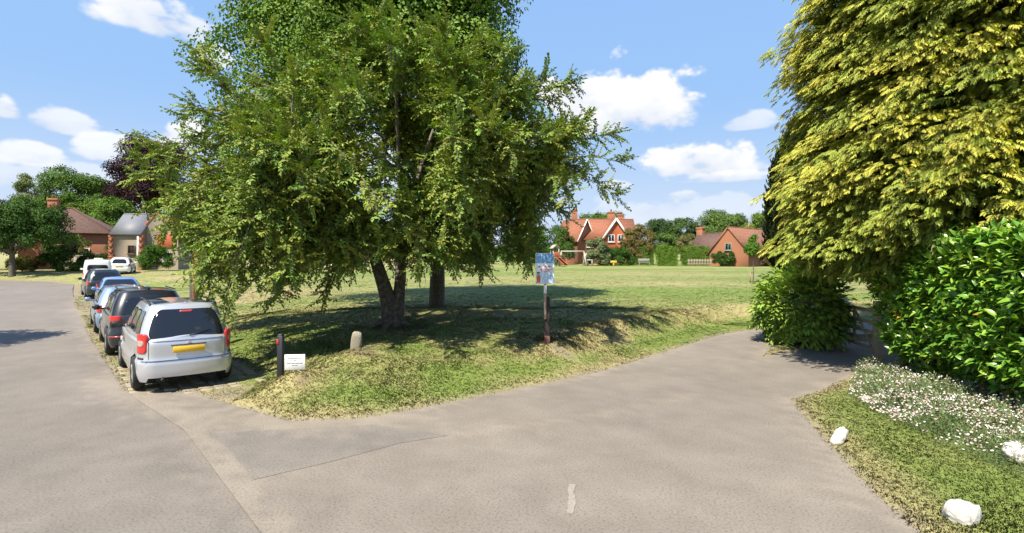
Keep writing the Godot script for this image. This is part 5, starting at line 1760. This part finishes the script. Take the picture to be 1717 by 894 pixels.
# ---------------------------------------------------------------- sky
func make_sky() -> Sky:
	var W := 4096; var H := 2048
	var im := Image.create(W, H, false, Image.FORMAT_RGBF)
	var top := Color(0.085, 0.175, 0.4); var mid := Color(0.16, 0.265, 0.43); var low := Color(0.31, 0.36, 0.43)
	for y in H:
		var el := (0.5 - (y + 0.5) / H) * 180.0
		var c := Color(0.14, 0.15, 0.09)
		if el > 0.0:
			var t := el / 90.0
			c = low.lerp(mid, smoothstep(0.0, 0.2, t)).lerp(top, smoothstep(0.12, 0.75, t))
		im.fill_rect(Rect2i(0, y, W, 1), c)
	var n := FastNoiseLite.new(); n.seed = 12; n.frequency = 0.011; n.fractal_octaves = 6; n.fractal_gain = 0.55
	# clouds: azimuth right of the view, elevation of the base, half width, height (degrees), strength; more of the same all round
	var clouds := []
	for e in [[1045, 203, 150, 92, 1.0], [960, 175, 70, 45, 0.95], [1175, 285, 105, 48, 0.95], [1190, 303, 105, 16, 0.75], [1250, 210, 60, 26, 0.6], [1148, 332, 42, 18, 0.7], [1030, 313, 35, 12, 0.6], [270, 45, 110, 60, 0.9], [355, 100, 45, 32, 0.75], [10, 190, 35, 32, 0.9], [105, 214, 75, 34, 0.7], [50, 268, 75, 32, 0.8], [195, 262, 75, 40, 0.8], [310, 242, 50, 46, 0.9], [100, 330, 180, 60, 0.45], [1150, 375, 240, 50, 0.35], [700, 300, 200, 90, 0.6], [1500, 200, 160, 70, 0.7]]:
		var dx: float = e[0] - 858.0; var dy: float = 447.0 - e[1]
		var dist := sqrt(858.0 * 858.0 + dx * dx)
		clouds.append([rad_to_deg(atan2(dx, 858.0)), rad_to_deg(atan2(dy, dist)), rad_to_deg(e[2] * 858.0 / (dist * dist)), rad_to_deg(e[3] / dist), e[4]])
	var r := RandomNumberGenerator.new(); r.seed = 77
	for k in 62:
		var az := r.randf_range(52.0, 308.0)
		var el := 2.0 + 40.0 * pow(r.randf(), 1.6)
		clouds.append([az, el, r.randf_range(3.0, 11.0), r.randf_range(1.5, 5.5), r.randf_range(0.5, 1.0)])
	for c in clouds:
		var x0 := int((c[0] - c[2] * 1.25) / 360.0 * W); var x1 := int((c[0] + c[2] * 1.25) / 360.0 * W)
		var y1 := int((0.5 - (c[1] - c[3] * 0.35) / 180.0) * H); var y0 := int((0.5 - (c[1] + c[3] * 1.25) / 180.0) * H)
		for y in range(maxi(0, y0), mini(H / 2 - 2, y1)):
			var el := (0.5 - (y + 0.5) / H) * 180.0
			var v: float = (el - c[1]) / c[3]
			for x in range(x0, x1):
				var az := (x + 0.5) / W * 360.0
				var u: float = (az - c[0]) / c[2]
				var f := 1.0 - u * u - (v * v if v > 0.0 else v * v * 9.0)
				var q := n.get_noise_2d(x * 1.0, y * 1.7)
				var dens: float = smoothstep(0.05, 0.75 if v < 0.25 else 0.45, f * 0.95 + q * 1.15) * c[4]
				if dens <= 0.003: continue
				var lit := clampf(0.45 + 0.75 * v + q * 0.9, 0.0, 1.0)
				var cc := Color(0.32, 0.35, 0.41).lerp(Color(0.47, 0.47, 0.47), lit)
				var xx := posmod(x, W)
				im.set_pixel(xx, y, im.get_pixel(xx, y).lerp(cc, dens))
	var mat := PanoramaSkyMaterial.new()
	mat.panorama = ImageTexture.create_from_image(im)
	var s := Sky.new()
	s.sky_material = mat
	return s

func make_materials():
	M.bark = grained([lin(0.05, 0.04, 0.03), lin(0.12, 0.1, 0.075), lin(0.18, 0.155, 0.12)], 0.02, 1.0, 0.95, 2.0, 3)
	M.cherry_bark = grained([lin(0.035, 0.03, 0.026), lin(0.1, 0.085, 0.07), lin(0.24, 0.22, 0.18)], 0.012, 0.9, 0.9, 2.5, 5)
	M.twig = plain(lin(0.17, 0.135, 0.1), 0.85)
	M.cherry_leaf = leaf_mat(Color(0.55, 0.62, 0.15), 0.6); M.cherry_leaf.metallic_specular = 0.3
	M.leaf = leaf_mat(Color(0.5, 0.58, 0.15), 0.75); M.leaf.metallic_specular = 0.22
	M.frond = leaf_mat(Color(0.4, 0.4, 0.1), 0.7)
	M.laurel = leaf_mat(Color(0.3, 0.45, 0.06), 0.3)
	M.grass = leaf_mat(Color(0.4, 0.42, 0.12), 0.75)
	M.petal = leaf_mat(Color(0.3, 0.3, 0.3), 0.7)
	M.cluster = cluster_mesh(13, 0.24, 0.15, 101)
	M.cluster_fine = cluster_mesh(20, 0.17, 0.12, 102)
	M.ground = plain(Color.WHITE, 0.95)
	M.ground.vertex_color_use_as_albedo = true
	M.ground.albedo_texture = noise_tex(61, 0.03, [Color(0.72, 0.72, 0.7), Color(0.9, 0.9, 0.88), Color(1, 1, 1)], 512, 5)
	M.ground.uv1_triplanar = true; M.ground.uv1_world_triplanar = true; M.ground.uv1_scale = Vector3.ONE / 1.3
	M.ground.heightmap_enabled = true; M.ground.heightmap_scale = 3.0
	M.ground.heightmap_texture = noise_tex(62, 0.05, [], 512, 5, FastNoiseLite.TYPE_SIMPLEX_SMOOTH, true)
	for e in [["tarmac_street", lin(0.211, 0.185, 0.156), lin(0.234, 0.204, 0.172), lin(0.256, 0.226, 0.192)], ["tarmac_lane", lin(0.239, 0.206, 0.165), lin(0.264, 0.229, 0.187), lin(0.291, 0.254, 0.209)], ["tarmac_drive", lin(0.147, 0.146, 0.147), lin(0.185, 0.182, 0.182), lin(0.222, 0.216, 0.213)], ["tarmac_patch", lin(0.209, 0.183, 0.154), lin(0.227, 0.200, 0.170), lin(0.247, 0.219, 0.187)]]:
		var m := plain(Color.WHITE, 0.9)
		m.vertex_color_use_as_albedo = true
		m.albedo_texture = noise_tex(hash(e[0]) % 1000, 0.008, [e[1], e[2], e[3]], 1024, 6)
		m.uv1_triplanar = true; m.uv1_world_triplanar = true; m.uv1_scale = Vector3.ONE / 7.3
		m.detail_enabled = true
		m.detail_blend_mode = BaseMaterial3D.BLEND_MODE_MUL
		m.detail_uv_layer = BaseMaterial3D.DETAIL_UV_2
		m.detail_albedo = M.get("grain_tex", null) if M.has("grain_tex") else noise_tex(8, 0.06, [Color(0.68, 0.67, 0.66), Color(0.92, 0.92, 0.92), Color(0.98, 0.98, 0.98), Color(1, 1, 1)], 1024, 6)
		M.grain_tex = m.detail_albedo
		m.uv2_triplanar = true; m.uv2_world_triplanar = true; m.uv2_scale = Vector3.ONE / 2.3
		m.heightmap_enabled = true; m.heightmap_scale = 0.1
		m.heightmap_texture = noise_tex(64, 0.2, [], 512, 3, FastNoiseLite.TYPE_SIMPLEX_SMOOTH, true)
		M[e[0]] = m
	M.worn_paint = grained([lin(0.2, 0.175, 0.14), lin(0.25, 0.225, 0.185), lin(0.36, 0.335, 0.29)], 0.05, 0.8, 0.9, 0.0, 73)
	M.concrete = grained([lin(0.2, 0.175, 0.13), lin(0.27, 0.235, 0.18), lin(0.33, 0.29, 0.22)], 0.04, 0.7, 0.95, 0.5, 75)
	M.concrete_warm = grained([lin(0.23, 0.19, 0.13), lin(0.3, 0.25, 0.175), lin(0.36, 0.3, 0.22)], 0.04, 0.7, 0.95, 0.5, 77)
	M.brick = grained([lin(0.16, 0.065, 0.035), lin(0.33, 0.13, 0.068), lin(0.44, 0.21, 0.12)], 0.05, 2.4, 0.9, 0.0, 81)
	M.hung_tiles = grained([lin(0.3, 0.075, 0.035), lin(0.44, 0.115, 0.05), lin(0.5, 0.16, 0.07)], 0.05, 2.4, 0.9, 0.0, 83)
	M.red_tiles = grained([lin(0.07, 0.032, 0.022), lin(0.25, 0.088, 0.046), lin(0.4, 0.19, 0.1)], 0.035, 4.0, 0.9, 0.0, 85)
	M.tiles = grained([lin(0.045, 0.028, 0.022), lin(0.2, 0.082, 0.05), lin(0.4, 0.22, 0.13)], 0.035, 4.0, 0.9, 0.0, 87)
	M.brown_tiles = grained([lin(0.03, 0.02, 0.018), lin(0.11, 0.06, 0.045), lin(0.22, 0.13, 0.09)], 0.035, 4.0, 0.9, 0.0, 89)
	M.slates = grained([lin(0.1, 0.105, 0.12), lin(0.15, 0.155, 0.175), lin(0.2, 0.2, 0.22)], 0.035, 3.0, 0.6, 0.0, 91)
	M.flint = grained([lin(0.14, 0.115, 0.09), lin(0.3, 0.25, 0.185), lin(0.4, 0.3, 0.22)], 0.06, 2.2, 0.9, 0.0, 93)
	M.stone = grained([lin(0.12, 0.11, 0.08), lin(0.28, 0.255, 0.19), lin(0.4, 0.36, 0.26)], 0.03, 0.5, 0.95, 1.0, 95)
	M.white_stone = grained([lin(0.3, 0.27, 0.21), lin(0.5, 0.48, 0.44), lin(0.6, 0.59, 0.56)], 0.02, 0.6, 0.85, 0.8, 97)
	M.dark_wood = grained([lin(0.012, 0.009, 0.009), lin(0.035, 0.024, 0.022), lin(0.06, 0.035, 0.028)], 0.03, 0.5, 0.8, 0.4, 99)
	M.rust_wood = grained([lin(0.08, 0.035, 0.022), lin(0.13, 0.06, 0.04), lin(0.17, 0.085, 0.06)], 0.03, 0.4, 0.85, 0.4, 101)
	M.stake_wood = grained([lin(0.2, 0.14, 0.11), lin(0.3, 0.22, 0.17), lin(0.38, 0.28, 0.22)], 0.03, 0.4, 0.85, 0.3, 103)
	M.pole_wood = grained([lin(0.17, 0.09, 0.045), lin(0.28, 0.155, 0.08), lin(0.35, 0.21, 0.12)], 0.02, 0.8, 0.85, 0.8, 105)
	M.gate_wood = grained([lin(0.2, 0.17, 0.115), lin(0.3, 0.255, 0.18), lin(0.38, 0.33, 0.24)], 0.025, 0.6, 0.9, 0.5, 107)
	M.pale_wood = plain(lin(0.42, 0.38, 0.32), 0.8)
	M.grey_wood = plain(lin(0.24, 0.23, 0.21), 0.85)
	M.white_paint = plain(lin(0.72, 0.72, 0.71), 0.5)
	M.white_wall = plain(lin(0.68, 0.67, 0.64), 0.9)
	M.green_paint = plain(lin(0.22, 0.3, 0.22), 0.5)
	M.brown_paint = plain(lin(0.1, 0.055, 0.035), 0.6)
	M.pot = plain(lin(0.3, 0.15, 0.09), 0.9)
	M.glass = plain(lin(0.012, 0.014, 0.017), 0.04)
	M.glass.metallic_specular = 0.6
	M.rubber = plain(lin(0.018, 0.018, 0.018), 0.85)
	M.black = plain(lin(0.014, 0.014, 0.015), 0.6)
	M.black_plastic = plain(lin(0.02, 0.021, 0.026), 0.5)
	M.seam = plain(lin(0.05, 0.05, 0.055), 0.6)
	M.ink = plain(lin(0.06, 0.06, 0.08), 0.8)
	M.alloy = plain(lin(0.5, 0.5, 0.52), 0.35, 0.8)
	M.grey_metal = plain(lin(0.16, 0.16, 0.17), 0.5, 0.3)
	M.tail = plain(lin(0.5, 0.012, 0.012), 0.15)
	M.tail.clearcoat_enabled = true
	M.dim_red = plain(lin(0.35, 0.05, 0.05), 0.25)
	M.clear_lamp = plain(lin(0.42, 0.3, 0.28), 0.15)
	M.lamp_glass = plain(lin(0.55, 0.57, 0.6), 0.1, 0.3)
	M.plate = plain(lin(0.72, 0.45, 0.03), 0.5)
	M.plate_white = plain(lin(0.7, 0.7, 0.66), 0.5)
	M.beacon = plain(lin(0.62, 0.6, 0.5), 0.3)
	M.play_red = plain(lin(0.38, 0.075, 0.03), 0.55)
	M.play_yellow = plain(lin(0.6, 0.36, 0.06), 0.4)

func _ready():
	# camera: level, 2.4 m up, 90 degrees across
	var cam := Camera3D.new()
	cam.name = "camera"
	cam.position = Vector3(0, 2.4, 0)
	cam.fov = 55.0
	cam.near = 0.05
	cam.far = 6000.0
	cam.current = true
	add_child(cam)
	var env := Environment.new()
	env.background_mode = Environment.BG_SKY
	env.sky = make_sky()
	env.background_energy_multiplier = 0.9
	env.tonemap_mode = Environment.TONE_MAPPER_LINEAR
	env.tonemap_exposure = 2.5
	env.sdfgi_enabled = true
	env.ssao_enabled = true
	env.ssil_enabled = true
	var we := WorldEnvironment.new()
	we.name = "environment"
	we.environment = env
	add_child(we)
	var sun := DirectionalLight3D.new()
	sun.name = "sun"
	sun.light_color = Color(1.0, 0.965, 0.9)
	sun.light_energy = 1.25
	sun.light_angular_distance = 0.53
	sun.shadow_enabled = true
	add_child(sun)
	sun.look_at_from_position(Vector3(-0.64, 1.6, 0.9) * 50.0, Vector3.ZERO)
	nz.seed = 3; nz.frequency = 0.01; nz.fractal_octaves = 3
	nz2.seed = 9; nz2.frequency = 0.02; nz2.fractal_octaves = 2
	prepare_fields()
	make_materials()
	ground()
	ways()
	houses()
	planting()
	cars()
	furniture()
	grass()
